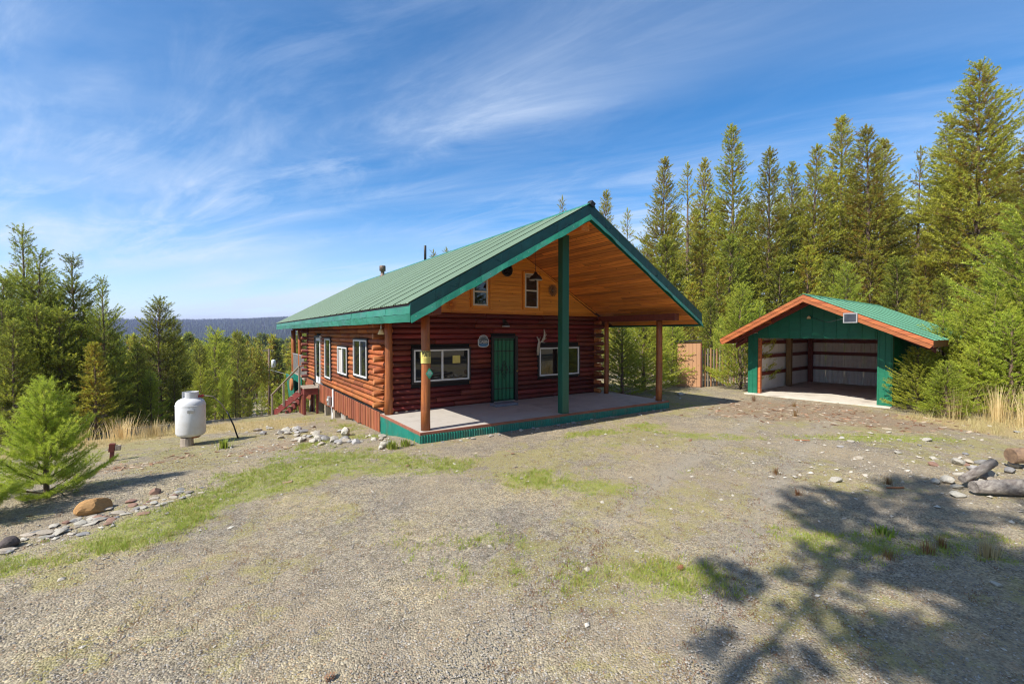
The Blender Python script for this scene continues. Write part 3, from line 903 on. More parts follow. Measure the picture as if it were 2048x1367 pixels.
# dark under-board carrying the rake
for side in (-1, 1):
    V = []
    for x, s in ((RX, 0), (RX + side * HWD, 1)):
        zr_ = roof_z(x)
        V += [(x, RYF + .032, zr_ - .01), (x, RYF + .032, zr_ - .42 + .06 * s), (x, RYF + .07, zr_ - .42 + .06 * s), (x, RYF + .07, zr_ - .01)]
    mk('rake_board', V, [[0, 1, 5, 4], [1, 2, 6, 5], [2, 3, 7, 6], [3, 0, 4, 7], [0, 3, 2, 1], [4, 5, 6, 7]], TRIMG, cabin)
# eave fascia: lengths of bent metal
for side in (-1, 1):
    xe = RX + side * HWD
    zt_ = roof_z(xe)
    y = RYF
    while y < RYB - .1:
        y1 = min(y + 1.52, RYB)
        for nm, t0, t1, o0, o1 in (('eave_flashing', -.065, -.215, .0, .012), ('eave_fascia', -.205, -.385, .010, .004)):
            V = []
            m_ = 5
            for j in range(m_ + 1):
                yy = y + (y1 - y - .004) * j / m_
                w0 = rnd.uniform(-.006, .006); w1 = rnd.uniform(-.007, .007)
                V += [(xe + side * (o0 + w0), yy, zt_ + t0), (xe + side * (o1 + w1 + .004), yy, zt_ + t1 + w1), (xe + side * (o1 - .03), yy, zt_ + t1), (xe - side * .03, yy, zt_ + t0)]
            F = []
            for j in range(m_):
                for k in range(4):
                    a_, b_ = j * 4 + k, j * 4 + (k + 1) % 4
                    f = [a_, b_, b_ + 4, a_ + 4]
                    F.append(f[::-1] if side < 0 else f)
            F.append([0, 1, 2, 3]); e = m_ * 4; F.append([e, e + 1, e + 2, e + 3])
            mk(nm, V, F, RAKESHADE if nm == 'eave_flashing' and False else TRIMG, cabin)
        y = y1
    box('eave_backing', (xe - .045 if side < 0 else xe - .015, RYF + .03, zt_ - .36), (xe + .015 if side < 0 else xe + .045, RYB, zt_ - .02), DARKTRIM, cabin) if False else None
    prism('eave_backing', [(xe - side * .005, zt_ - .03), (xe - side * .005, zt_ - .34), (xe - side * .04, zt_ - .34), (xe - side * .04, zt_ - .03)], 'y', RYF + .04, RYB - .02, DARKTRIM, cabin)
# rear rake
for side in (-1, 1):
    V = []
    for x in (RX, RX + side * HWD):
        zr_ = roof_z(x)
        V += [(x, RYB - .04, zr_ - .005), (x, RYB - .04, zr_ - .38), (x, RYB, zr_ - .38), (x, RYB, zr_ - .005)]
    mk('rear_rake_board', V, [[0, 1, 5, 4], [1, 2, 6, 5], [2, 3, 7, 6], [3, 0, 4, 7], [0, 3, 2, 1], [4, 5, 6, 7]], TRIMG, cabin)
# bright screw heads on the rake
SV, SF = [], []
for side in (-1, 1):
    for i in range(14):
        x = RX + side * (0.25 + i * .345)
        c = (x, RYF - .035, roof_z(x) - .33)
        V, F = lathe_geo([(.010, 0), (.010, .006)], 6, (0, 0, 0))
        k0 = len(SV)
        SV += [(c[0] + v[0], c[1] - v[2], c[2] + v[1]) for v in V]; SF += [[q + k0 for q in f] for f in F]
o = mk('screw_head', SV, SF, GALV, cabin); o['kind'] = 'stuff'

# porch floor
fx = [3.80, 5.9, 8.02, 10.2, 12.30]
fyy = [9.34, 10.75, 12.2]
for i in range(4):
    for j in range(2):
        box('floor_board', (fx[i] + .002, fyy[j] + .002, -.022), (fx[i + 1] - .002, fyy[j + 1] - .002, 0), FLOORC, cabin)
box('porch_rim', (3.80, 9.30, -.075), (12.36, 9.337, .004), RIMB, cabin)
box('porch_side_rim', (3.765, 9.30, -.075), (3.797, 12.12, .004), RIMB, cabin)
box('porch_frame', (3.83, 9.37, -.20), (12.27, 12.11, -.024), DARK, cabin)
box('porch_end_rim', (12.302, 9.34, -.075), (12.335, 12.12, .004), RIMB, cabin)
def corrugated(name, a, b, z0f, z1, m, parent, pitch=.066, amp=.010, thick=.006, back=None):
    """a corrugated sheet standing between plan points a and b; z0f(t) bottom, z1 top (number or function)"""
    a, b = np.array(a, float), np.array(b, float)
    L = np.linalg.norm(b - a); d = (b - a) / L; nrm = np.array([d[1], -d[0]])
    n = max(2, int(L / pitch) * 4)
    V = []
    for off in (0.0, -thick):
        for i in range(n + 1):
            t = i / n
            w = amp * math.sin(2 * PI * L * t / pitch)
            p = a + d * L * t + nrm * (w + off)
            zt_ = z1(t) if callable(z1) else z1
            V.append((p[0], p[1], z0f(t))); V.append((p[0], p[1], zt_))
    F = []
    for i in range(n):
        k = 2 * i
        F.append([k, k + 2, k + 3, k + 1])
        k2 = k + 2 * (n + 1)
        F.append([k2 + 1, k2 + 3, k2 + 2, k2])
    o = mk(name, V, F, [m] + ([back] if back else []), parent)
    if back:
        for i, p in enumerate(o.data.polygons):
            if i % 2: p.material_index = 1
    return o
for i in range(13):
    xa = 3.79 + i * .66; xb = min(xa + .655, 12.36)
    if xb - xa < .2: continue
    corrugated('skirt_panel', (xa, 9.285), (xb, 9.285), lambda t: -.34 - rnd.uniform(0, .02), -.055 - .004 * (i % 3), SKIRTG, cabin)
for i in range(4):
    ya = 9.29 + i * .70; yb_ = ya + .695
    corrugated('skirt_panel', (3.765, yb_), (3.765, ya), lambda t: -.78, -.055, SKIRTG, cabin)

# posts
def round_post(name, x, y, z0, z1, r, m=POSTW):
    n = 6; pts = []; rad = []
    for i in range(n + 1):
        t = i / n
        pts.append((x + .006 * math.sin(7 * t + x), y + .006 * math.cos(5 * t), z0 + (z1 - z0) * t))
        rad.append(r * (1.04 - .10 * t))
    return tube(name, pts, rad, m, cabin, 14)
fp = round_post('log_post', 3.99, 9.51, 0, 2.60, .105)
round_post('log_post', 3.93, 11.90, 0, 2.60, .105)
round_post('log_post', 12.06, 9.47, 0, 2.60, .10)
round_post('log_post', 11.90, 11.66, 0, 2.60, .085)
round_post('log_post', 3.86, 26.2, -1.9, 2.42, .11)
round_post('log_post', 3.86, 28.5, -2.2, 2.37, .13)
round_post('log_post', 11.9, 28.5, -2.2, 2.37, .12)
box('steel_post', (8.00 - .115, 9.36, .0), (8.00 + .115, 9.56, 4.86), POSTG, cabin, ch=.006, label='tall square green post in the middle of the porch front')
box('post_base', (12.0, 9.40, .0), (12.12, 9.54, .12), CONC, cabin) if False else None

# windows
def window(x0, x1, z0, z1, plane, axis='x', split='v', m_out=DARKTRIM, par=cabin, proud=.05, trim=.055, curtain=False, name='window', paper=False, blind=False):
    """a framed window on a wall facing -Y (axis x) or -X (axis y)"""
    def B(nm, a0, a1, c0, c1, d0, d1, m_, parent, ch=.004):
        if axis == 'x':
            return box(nm, (a0, plane + d0, c0), (a1, plane + d1, c1), m_, parent, ch)
        return box(nm, (plane + d0, a0, c0), (plane + d1, a1, c1), m_, parent, ch)
    f = B(name, x0 - trim, x1 + trim, z0 - trim, z1 + trim, .03, .16, m_out, par)
    fw = .045
    B('frame', x0, x1, z0, z0 + fw, -.03, .028, VINYL, f); B('frame', x0, x1, z1 - fw, z1, -.03, .028, VINYL, f)
    B('frame', x0, x0 + fw, z0 + fw, z1 - fw, -.03, .028, VINYL, f); B('frame', x1 - fw, x1, z0 + fw, z1 - fw, -.03, .028, VINYL, f)
    for q in (0, 1):   # dark trim ring proud of the logs
        pass
    B('trim', x0 - trim, x0 - .002, z0 - trim, z1 + trim, -.02, .029, m_out, f); B('trim', x1 + .002, x1 + trim, z0 - trim, z1 + trim, -.02, .029, m_out, f)
    B('trim', x0 - .001, x1 + .001, z0 - trim, z0 - .002, -.022, .029, m_out, f); B('trim', x0 - .001, x1 + .001, z1 + .002, z1 + trim, -.035, .029, m_out, f)
    if split == 'v':
        xm = (x0 + x1) / 2
        B('mullion', xm - .028, xm + .028, z0 + fw, z1 - fw, -.022, .027, VINYL, f)
        B('pane', x0 + fw, xm - .028, z0 + fw, z1 - fw, .006, .026, GLASS, f, .001)
        B('pane', xm + .028, x1 - fw, z0 + fw, z1 - fw, .000, .020, GLASS, f, .001)
    elif split == 'h':
        zm = z0 + (z1 - z0) * .50
        B('mullion', x0 + fw, x1 - fw, zm - .025, zm + .025, -.022, .027, VINYL, f)
        B('pane', x0 + fw, x1 - fw, z0 + fw, zm - .025, .000, .020, GLASS, f, .001)
        B('pane', x0 + fw, x1 - fw, zm + .025, z1 - fw, .006, .026, GLASS, f, .001)
        B('blind', x0 + fw + .02, x1 - fw - .02, z1 - fw - .10, z1 - fw - .02, -.001, .004, CURTAIN, f)
    else:
        B('pane', x0 + fw, x1 - fw, z0 + fw, z1 - fw, .004, .02, GLASS, f, .001)
    return f
wa = window(4.73, 6.50, .80, 1.72, YF + .0, 'x', 'v')
box('paper_notice', (5.95, YF - .004, 1.30), (6.20, YF - .001, 1.53), YELLOW, wa, .0005)
wb_ = window(9.20, 10.97, .74, 1.70, YF + .0, 'x', 'v')
for (a, b_, c_, d_) in ((6.72, 7.24, 3.06, 3.93), (8.69, 9.23, 3.05, 4.20)):
    window(a, b_, c_, d_, GY - .03, 'x', 'h', m_out=PINE, trim=.06)
for (a, b_, c_, d_, s) in ((13.79, 15.33, .81, 1.98, 'v'), (16.24, 17.63, .71, 1.69, 'v'), (18.89, 19.97, .36, 1.96, 'o')):
    w_ = window(a, b_, c_, d_, XL - .01, 'y', s)
    if s == 'v' and a > 16:
        box('curtain', (XL - .012, b_ - .62, c_ + .06), (XL - .008, b_ - .12, d_ - .10), CURTAIN, w_, .0005)

# green front door behind a security grille
dx0, dx1, dz1 = 7.38, 8.19, 2.02
box('door_frame', (7.30, YF - .03, .0), (7.375, YF + .10, 2.10), DARKTRIM, cabin)
box('door_frame', (8.195, YF - .03, .0), (8.30, YF + .10, 2.10), DARKTRIM, cabin)
box('door_frame', (7.376, YF - .03, 2.025), (8.194, YF + .10, 2.10), DARKTRIM, cabin)
box('door_sill', (7.376, YF - .04, .001), (8.194, YF + .05, .02), GALV, cabin)
door = box('door', (dx0, YF + .03, .022), (dx1, YF + .07, dz1), DOORG, cabin)
bars = []
for i in range(6):
    x = dx0 + .03 + i * (dx1 - dx0 - .06) / 5
    tube('security_bar', [(x, YF + .012, .04), (x, YF + .012, dz1 - .02)], .008, BLACKM, door, 6)
for z_ in (.06, .42, 1.0 if False else 1.62, 1.98):
    box('security_rail', (dx0 + .01, YF + .006, z_ - .012), (dx1 - .01, YF + .018, z_ + .012), BLACKM, door)
cxm, czm = (dx0 + dx1) / 2, 1.02
V, F = [], []
def addg(g):
    k = len(V); V.extend(g[0]); F.extend([[q + k for q in f] for f in g[1]])
for r_ in (.24, .15):
    addg(tube_geo([(cxm, YF, czm + r_ * 1.25), (cxm + r_ * .55, YF, czm), (cxm, YF, czm - r_ * 1.25), (cxm - r_ * .55, YF, czm), (cxm, YF, czm + r_ * 1.25)], .008, 6))
for sx in (-1, 1):
    for sz in (-1, 1):
        pts = []
        for k in range(10):
            a = k * .55; rr = .085 * (1 - k / 12)
            pts.append((cxm + sx * (.24 + rr * math.cos(a) * .9), YF, czm + sz * (.07 + rr * math.sin(a))))
        addg(tube_geo(pts, .007, 5))
addg(tube_geo([(dx0 + .02, YF, czm), (dx1 - .02, YF, czm)], .008, 6))
mk('security_scroll', V, F, BLACKM, door)
kx = dx1 - .0
lathe('knob', [(.012, 0), (.012, .03), (.032, .04), (.036, .06), (.025, .08), (.002, .085)], (0, 0, 0), BRASS, door, 12)
kn = [o for o in door.children if o.name.startswith('knob')][-1]
kn.rotation_euler = (PI / 2, 0, 0); kn.location = Vector((8.235, YF - .07, .97)) - CEN[door.name]
# side door
sd = box('side_door', (XL + .02, 21.03, -.06), (XL + .06, 22.17, 1.99), VINYL, cabin)
box('door_glass', (XL + .006, 21.22, .25), (XL + .018, 22.0, 1.85), GLASS, sd)
for a, b_ in ((20.94, 21.025), (22.175, 22.27)):
    box('door_frame', (XL - .03, a, -.08), (XL + .08, b_, 2.08), DARKTRIM if a > 21.5 else VINYL, cabin)
box('door_frame', (XL - .04, 21.026, 1.995), (XL + .08, 22.174, 2.08), DARKTRIM, cabin)

# wooden skirting below the side wall
y = 12.13; k = 0
while y < 20.8:
    w_ = rnd.uniform(.125, .15)
    bot = -.58 - .021 * (y - 12) + rnd.uniform(-.05, .03)
    if 12.3 < y < 12.9: bot = -.66
    if rnd.random() > .04:
        box('skirt_board', (XL - .075 + (k % 2) * .012, y, bot), (XL - .05 + (k % 2) * .012, y + w_ - .012, -.015 + rnd.uniform(-.004, .004)), SKIRTW, cabin)
    y += w_; k += 1
y = 22.4
while y < 24.3:
    box('skirt_board', (XL - .07, y, -1.0 + rnd.uniform(-.04, .04)), (XL - .045, y + .12, -.02), SKIRTW, cabin); y += .135
for y in (13.2, 14.9, 16.6, 18.3, 20.0, 21.5, 23.6):
    box('pier_post', (XL - .02, y - .11, gh(4, y) - .3), (XL + .2, y + .11, -.301), GREYW, cabin)
    box('pier_block', (XL + .02, y + .3, gh(4, y) - .25), (XL + .36, y + .75, gh(4, y) + .22), CONC, cabin) if y < 20 else None
box('crawl_space_back', (XL + 1.1, YF + .05, -2.4), (XL + 1.2, YB, -.302), DARK, cabin)
box('crawl_space_back', (XL + .06, YF - .02, -.9), (XR - .1, YF + .02, -.302), DARK, cabin)

# rear deck with a metal rail
box('rear_deck', (3.75, YB + .05, -.16), (12.1, 28.7, -.02), GREYW, cabin)
for i in range(14):
    y = 24.75 + i * .26
    box('rail_bar', (3.80, y, .02), (3.83, y + .09, 1.0), GALV, cabin)
box('rail_top', (3.78, YB + .4, 1.0), (3.86, 28.5, 1.05), GALV, cabin)
corrugated('rear_skirt_panel', (3.74, 28.7), (3.74, 25.0), lambda t: -1.0, -.06, SKIRTG, cabin)

# pipes through the roof
vp = lathe('flue_cap', [(.14, 0), (.14, .12), (.10, .13), (.10, .34), (.165, .36), (.165, .62), (.15, .64)], (7.72, 24.3, roof_z(7.72) - .08), mat('flue_metal', (.22, .16, .12), (.12, .09, .07), (9, 9, 9), 4, .6, metal=.4), cabin, 16)
vp['label'] = 'short capped flue pipe near the ridge'
vq = lathe('vent_pipe', [(.06, 0), (.06, 1.05), (.05, 1.06)], (8.35, 19.9, roof_z(8.35) - .12), BLACKM, cabin, 12)
vq['label'] = 'thin black vent pipe behind the ridge'
box('flue_base', (7.55, 24.12, roof_z(7.72) - .02), (7.88, 24.48, roof_z(7.72) + .02), GALV, cabin, rot=(0, -math.radians(29), 0))

# electric meter with conduit on the skirting: fixed to the wall
em = box('meter_box', (3.70, 18.40, -.62), (3.80, 18.68, -.28), GALV, cabin)
lathe('meter_glass', [(.08, 0), (.08, .05), (.05, .07)], (0, 0, 0), GALV, em, 14)
q = em.children[-1] if em.children else None
mg_ = [o for o in em.children][-1]
mg_.rotation_euler = (0, -PI / 2, 0); mg_.location = (-.055, 0, .02)
tube('conduit', [(3.76, 18.2, -.62), (3.74, 17.9, -.86), (3.70, 17.75, -1.1), (3.66, 17.6, -1.25)], .025, GALV, cabin, 8)
box('conduit_guard', (3.77, 17.95, -.62), (3.81, 18.12, .05), VINYL, cabin)
# small flood light under the eave corner
fl = root('eave_floodlight', (3.62, 11.55, 2.18))
tag(fl, 'small yellowed floodlight tucked under the left eave above the corner log post', 'light')
tube('mount', [(3.62, 11.55, 2.42), (3.62, 11.55, 2.30)], .02, GALV, fl, 6)
lathe('lamp_head', [(.03, .14), (.05, .10), (.085, .02), (.08, 0)], (3.62, 11.55, 2.16), mat('lamp_yellow', (.75, .6, .3)), fl, 12)

# ------------------------------------------------------------------ things on the porch and its walls
def wall_lamp(x, y, z):
    t = root('barn_wall_lamp', (x, y, z)); tag(t, 'dark barn style wall lamp with white shade rim above the green door', 'lamp')
    lathe('shade', [(.03, .15), (.05, .13), (.06, .10), (.12, .03), (.125, .01)], (x, y - .12, z), BLACKM, t, 18)
    lathe('shade_rim', [(.127, .0), (.130, .018), (.115, .02)], (x, y - .12, z - .018), VINYL, t, 18)
    tube('arm', [(x, y - .12, z + .14), (x, y - .12, z + .20), (x, y - .05, z + .21), (x, y, z + .16)], .012, BLACKM, t, 6)
    box('mount', (x - .05, y - .012, z + .10), (x + .05, y + .01, z + .22), BLACKM, t)
wall_lamp(7.77, YF, 2.42)
pl = root('pendant_lamp', (8.02, 10.9, 3.42)); tag(pl, 'dark pendant barn lamp hanging on a cord in front of the taller gable window', 'lamp')
PX, PY = 8.12, 10.9
pl.location = (PX, PY, 3.75); CEN[pl.name] = Vector((PX, PY, 3.75))
lathe('shade', [(.03, .24), (.05, .20), (.07, .17), (.17, .09), (.20, .02), (.195, 0)], (PX, PY, 3.80), RUST if False else BLACKM, pl, 20)
tube('cord', [(PX, PY, 4.03), (PX, PY, 4.86)], .006, BLACKM, pl, 5)
lathe('shade_rim', [(.197, .0), (.203, .012), (.18, .014)], (PX, PY, 3.79), CURTAIN, pl, 20)
lathe('bulb', [(.02, .09), (.035, .05), (.03, .01), (.005, 0)], (PX, PY, 3.74), BLACKM, pl, 10)

def sunburst(name, label, x, z, r, m, petals=14, ring=True, grp=None):
    t = root(name, (x, GY - .03, z - r)); tag(t, label, 'wall ornament', grp)
    V, F = [], []
    for k in range(petals):
        a = 2 * PI * k / petals
        d = (math.cos(a), math.sin(a)); n = (-d[1], d[0])
        k0 = len(V)
        for (q, w) in ((.30, .02), (.62, .075), (.86, .075), (1.0, .02)):
            for s in (-1, 1):
                for dy in (-.006, .006):
                    V.append((x + (d[0] * q + n[0] * w * s) * r, GY - .03 + dy - .02 * q, z + (d[1] * q + n[1] * w * s) * r))
        for i in range(3):
            b0 = k0 + i * 4
            F += [[b0, b0 + 2, b0 + 6, b0 + 4], [b0 + 1, b0 + 5, b0 + 7, b0 + 3], [b0, b0 + 4, b0 + 5, b0 + 1], [b0 + 2, b0 + 3, b0 + 7, b0 + 6]]
    mk('petals', V, F, m, t)
    lathe('hub', [(r * .3, 0), (r * .3, .02), (r * .18, .04)], (0, 0, 0), m, t, 16)
    h = t.children[-1]
    for ch in t.children:
        if ch.name.startswith('hub'): ch.rotation_euler = (PI / 2, 0, 0); ch.location = (0, -.02, r)
    return t
SUNO = mat('sun_orange', (.75, .28, .04), (.55, .17, .03), (20, 20, 20), 4, .5)
SUNB = mat('sun_bronze', (.22, .15, .09), (.12, .08, .05), (20, 20, 20), 4, .5)
sunburst('sunflower_ornament', 'orange metal flower ornament at the low left corner of the pine gable', 5.97, 3.06, .18, SUNO, 16)
sunburst('daisy_ornament', 'bronze petalled flower ornament right of the taller gable window', 9.88, 3.68, .21, SUNB, 16)
t = root('round_ornament', (7.98, GY - .03, 4.04)); tag(t, 'dark round filigree plaque high on the pine gable under the rake', 'wall ornament')
V, F = lathe_geo([(.215, 0), (.215, .02), (.17, .025), (.165, .0)], 28, (0, 0, 0))
o = mk('ring', [(7.98 + v[0], GY - .03 - v[2], 4.25 + v[1]) for v in V], F, BLACKM, t)
for k in range(7):
    a = k * 2 * PI / 7
    pts = [(7.98 + .16 * math.cos(a), GY - .045, 4.25 + .16 * math.sin(a)), (7.98 + .08 * math.cos(a + .7), GY - .05, 4.25 + .08 * math.sin(a + .7)), (7.98, GY - .045, 4.25)]
    tube('scroll', pts, .02, BLACKM, t, 5)

sg = root('cabin_sign', (7.0, YF - .02, 1.76)); tag(sg, 'small arched blue and white plaque reading CABIN left of the door', 'sign')
def arch(w, h0, h1, n=10):
    p = [(-w, h0), (w, h0), (w, h1 * .45)]
    for k in range(n + 1):
        a = PI * k / n
        p.append((w * .82 * math.cos(a), h1 * .62 + (h1 * .38) * math.sin(a)))
    p.append((-w, h1 * .45))
    return p
def plate(name, poly, y0, y1, m_, par, cx_, cz_):
    return prism(name, [(cx_ + a, cz_ + b_) for a, b_ in poly], 'y', y0, y1, m_, par)
def sgn(s): 
    base = [(-.19, -.12), (-.12, -.17), (0, -.185), (.12, -.17), (.19, -.12), (.19, .06), (.155, .085)]
    top = [(.15 * math.cos(PI * k / 8), .10 + .10 * math.sin(PI * k / 8)) for k in range(9)]
    return [(a * s, b_ * s) for a, b_ in base + top + [(-.155, .085), (-.19, .06)]]
plate('plaque', sgn(1.0), YF - .03, YF - .005, SIGNWHITE, sg, 7.0, 1.94)
plate('plaque_field', sgn(.90), YF - .034, YF - .031, SIGNSLATE, sg, 7.0, 1.94)
plate('blue_band', [(-.165, -.11), (-.10, -.15), (0, -.162), (.10, -.15), (.165, -.11), (.165, -.075), (-.165, -.075)], YF - .038, YF - .035, SIGNBLUE, sg, 7.0, 1.94)
text('lettering', 'CABIN', .135, SIGNWHITE, sg, (7.0, YF - .040, 1.925), (PI / 2, 0, 0), .002, .88)
V, F = [], []
for k in range(7):
    a = PI * (k + .5) / 7
    c_ = (7.0 + .108 * math.cos(a), YF - .036, 1.94 + .09 + .065 * math.sin(a))
    g = tube_geo([(c_[0] - .012, c_[1], c_[2] - .02), (c_[0] + .012, c_[1], c_[2] + .02)], .006, 4); k0 = len(V)
    V += g[0]; F += [[q + k0 for q in f] for f in g[1]]
mk('arched_strokes', V, F, SIGNWHITE, sg)

# yellow notice wrapped round the left post, green diamond below it
def wrapped(name, cx_, cy_, r, z0, z1, a0, a1, m_, par, n=12):
    V = []
    for k in range(n + 1):
        a = a0 + (a1 - a0) * k / n
        for rr in (r, r + .004):
            for z_ in (z0, z1):
                V.append((cx_ + rr * math.cos(a), cy_ + rr * math.sin(a), z_))
    F = []
    for k in range(n):
        b0 = k * 4
        F += [[b0 + 2, b0 + 3, b0 + 7, b0 + 6], [b0, b0 + 4, b0 + 5, b0 + 1], [b0 + 1, b0 + 5, b0 + 7, b0 + 3], [b0, b0 + 2, b0 + 6, b0 + 4]]
    F += [[0, 1, 3, 2], [4 * n, 4 * n + 2, 4 * n + 3, 4 * n + 1]]
    return mk(name, V, F, m_, par)
ps = root('posted_notice', (3.99, 9.40, 1.52)); tag(ps, 'yellow POSTED notice wrapped round the left front log post', 'sign')
wrapped('sheet', 3.99, 9.51, .112, 1.655, 1.80, -PI * .99, -PI * .05, YELLOW, ps)
wrapped('lower_sheet', 3.99, 9.51, .113, 1.52, 1.65, -PI * .98, -PI * .06, YELLOW, ps)
def bent_text(name, body, size, par, cx_, cy_, r, z_, amid, m_, sxx=1.0):
    cu = bpy.data.curves.new(name, 'FONT'); cu.body = body; cu.size = size; cu.offset = .004; cu.align_x = 'CENTER'; cu.align_y = 'CENTER'
    tmp = bpy.data.objects.new('tmp', cu); COL.objects.link(tmp)
    me = bpy.data.meshes.new_from_object(tmp.evaluated_get(bpy.context.evaluated_depsgraph_get()))
    bpy.data.objects.remove(tmp)
    V = []
    for v in me.vertices:
        a = amid + v.co.x * sxx / r
        V.append((cx_ + r * math.cos(a), cy_ + r * math.sin(a), z_ + v.co.y))
    F = [list(p.vertices) for p in me.polygons]
    return mk(name, V, F, m_, par)
AM = -PI / 2 - .10
bent_text('lettering', 'POSTED', .165, ps, 3.99, 9.51, .118, 1.727, AM, SIGNBLACK, .40)
V, F = [], []
for i, z_ in enumerate((1.63, 1.606, 1.582, 1.558, 1.536)):
    a = AM - .75 + .1 * (i % 2)
    while a < AM + .75:
        b_ = a + rnd.uniform(.08, .22)
        pts = [(3.99 + .1185 * math.cos(q), 9.51 + .1185 * math.sin(q), z_) for q in (a, (a + b_) / 2, b_)]
        g = tube_geo(pts, .003, 4); k0 = len(V); V += g[0]; F += [[q + k0 for q in f] for f in g[1]]
        a = b_ + .08
mk('small_print', V, F, SIGNBLACK, ps)
dm = root('diamond_sign', (4.0, 9.38, 1.16)); tag(dm, 'small green diamond shaped sign on the left post below the yellow notice', 'sign')
dmx, dmy, dmz = 4.03, 9.385, 1.29
prism('plate', [(dmx, dmz + .125), (dmx + .09, dmz), (dmx, dmz - .125), (dmx - .09, dmz)], 'y', dmy, dmy + .006, SIGNGREEN, dm)
V, F = [], []
for z_, w_ in ((.05, .028), (.03, .042), (.01, .055), (-.015, .05), (-.04, .03)):
    g = tube_geo([(dmx - w_, dmy - .002, dmz + z_), (dmx + w_, dmy - .002, dmz + z_)], .005, 4); k0 = len(V); V += g[0]; F += [[q + k0 for q in f] for f in g[1]]
mk('print_lines', V, F, SIGNWHITE, dm)

# moose antler on the wall
an = root('antler_mount', (9.08, YF - .05, 1.46)); tag(an, 'pale weathered antler and bone hung on the wall left of the right window', 'wall ornament')
def palm(pts, w, m_, nm, par):
    V, F = [], []
    for i, (x, z_) in enumerate(pts):
        t_ = i / (len(pts) - 1)
        ww = w[i]
        V += [(x - ww, YF - .05 - .05 * math.sin(t_ * 3), z_), (x, YF - .085 - .05 * math.sin(t_ * 3), z_), (x + ww, YF - .05 - .03 * math.sin(t_ * 3), z_), (x, YF - .03, z_)]
    for i in range(len(pts) - 1):
        for k in range(4):
            a_, b_ = i * 4 + k, i * 4 + (k + 1) % 4
            F.append([a_, b_, b_ + 4, a_ + 4])
    F += [[3, 2, 1, 0], [len(V) - 4, len(V) - 3, len(V) - 2, len(V) - 1]]
    return mk(nm, V, F, m_, par, True)
palm([(9.10, 1.46), (9.10, 1.62), (9.11, 1.78), (9.13, 1.90), (9.08, 2.00), (9.05, 2.08)], [.05, .075, .07, .06, .02, .008], BONE, 'skull_plate', an)
palm([(9.13, 1.84), (9.22, 1.90), (9.31, 1.98), (9.35, 2.10), (9.36, 2.22), (9.34, 2.33)], [.03, .06, .075, .06, .035, .008], BONE, 'antler', an)
for (x0_, z0_, x1_, z1_) in ((9.36, 2.00, 9.43, 2.04), (9.25, 1.90, 9.36, 1.88), (9.38, 2.10, 9.43, 2.18), (9.12, 1.95, 9.15, 2.08)):
    tube('tine', [(x0_, YF - .09, z0_), ((x0_ + x1_) / 2, YF - .11, (z0_ + z1_) / 2 - .01), (x1_, YF - .12, z1_)], [.016, .012, .004], BONE, an, 6)

# grey step block at the door
st = box('doorstep_block', (6.95, 11.28, .001), (7.75, 11.66, .085), mat('step_blue_grey', (.20, .21, .24), (.15, .16, .19), (5, 5, 5), 5, .8), None, ch=.01)
tag(st, 'low blue grey step block lying on the porch in front of the door', 'step')

# side stairs
ss = root('side_stairs', (3.3, 22.0, -1.4)); tag(ss, 'dark red wooden side stairs with a grey handrail down from the side door', 'stairs')
LZ = -.17
for i in range(8):
    box('landing_board', (3.20, 20.9 + i * .17, LZ - .035), (3.82, 20.9 + i * .17 + .16, LZ), GREYW, ss)
box('landing_frame', (3.22, 20.92, LZ - .30), (3.78, 22.24, LZ - .036), STAIRR, ss)
A0, A1 = Vector((3.19, 21.35, LZ - .16)), Vector((2.35, 24.3, gh(2.35, 24.3) + .02))
B0, B1 = Vector((3.74, 22.26, LZ - .16)), Vector((3.00, 25.0, gh(3.0, 25.0) + .02))
beam('stringer', A0, A1, .045, .30, STAIRR, ss); beam('stringer', B0, B1, .045, .30, STAIRR, ss)
for i in range(6):
    t_ = (i + .6) / 6
    a, b_ = A0.lerp(A1, t_), B0.lerp(B1, t_)
    beam('tread', a + Vector((0, 0, .08)), b_ + Vector((0, 0, .08)), .26, .035, GREYW, ss)
for px_, py_ in ((3.26, 21.0), (3.76, 21.0), (3.26, 22.2), (3.76, 22.2)):
    box('stair_post', (px_ - .045, py_ - .045, gh(px_, py_) - .1), (px_ + .045, py_ + .045, LZ - .301), STAIRR, ss)
for i in range(5):
    y_ = 21.1 + i * .24
    box('landing_skirt_board', (3.205, y_, gh(3, y_) - .1), (3.23, y_ + .10, LZ - .33), SKIRTW if i % 3 else STAIRR, ss)
hr0 = A0 + Vector((-.06, 0, 1.1)); hr1 = A1 + Vector((-.06, -.1, .95))
beam('handrail', hr0, hr1, .09, .04, GREYW, ss)
beam('handrail', hr0 + Vector((.0, -.02, -.02)), Vector((3.84, 21.9, hr0.z + .02)), .09, .04, FASCW, ss)
for t_ in (.02, .55, .97):
    p = hr0.lerp(hr1, t_); q = A0.lerp(A1, t_)
    box('rail_post', (p.x - .04, p.y - .045, q.z - .05), (p.x + .04, p.y + .045, p.z - .02), GREYW, ss)
# round slice of wood and green board leaning by the rear deck
dk = root('wood_slice', (3.35, 24.9, -.9)); tag(dk, 'round pale slice of wood leaning behind the side stairs', 'wood slice')
V, F = lathe_geo([(.30, 0), (.31, .02), (.31, .08), (.30, .10)], 20, (0, 0, 0))
o = mk('slice', [(3.30 - v[2], 24.9 + v[0], -.38 + v[1]) for v in V], F, LOGEND, dk)
gb = box('green_board', (3.40, 25.3, -1.35), (3.46, 27.6, -.05), SKIRTG, None, rot=(0, math.radians(-6), 0)); tag(gb, 'green painted board standing against the rear deck', 'board')

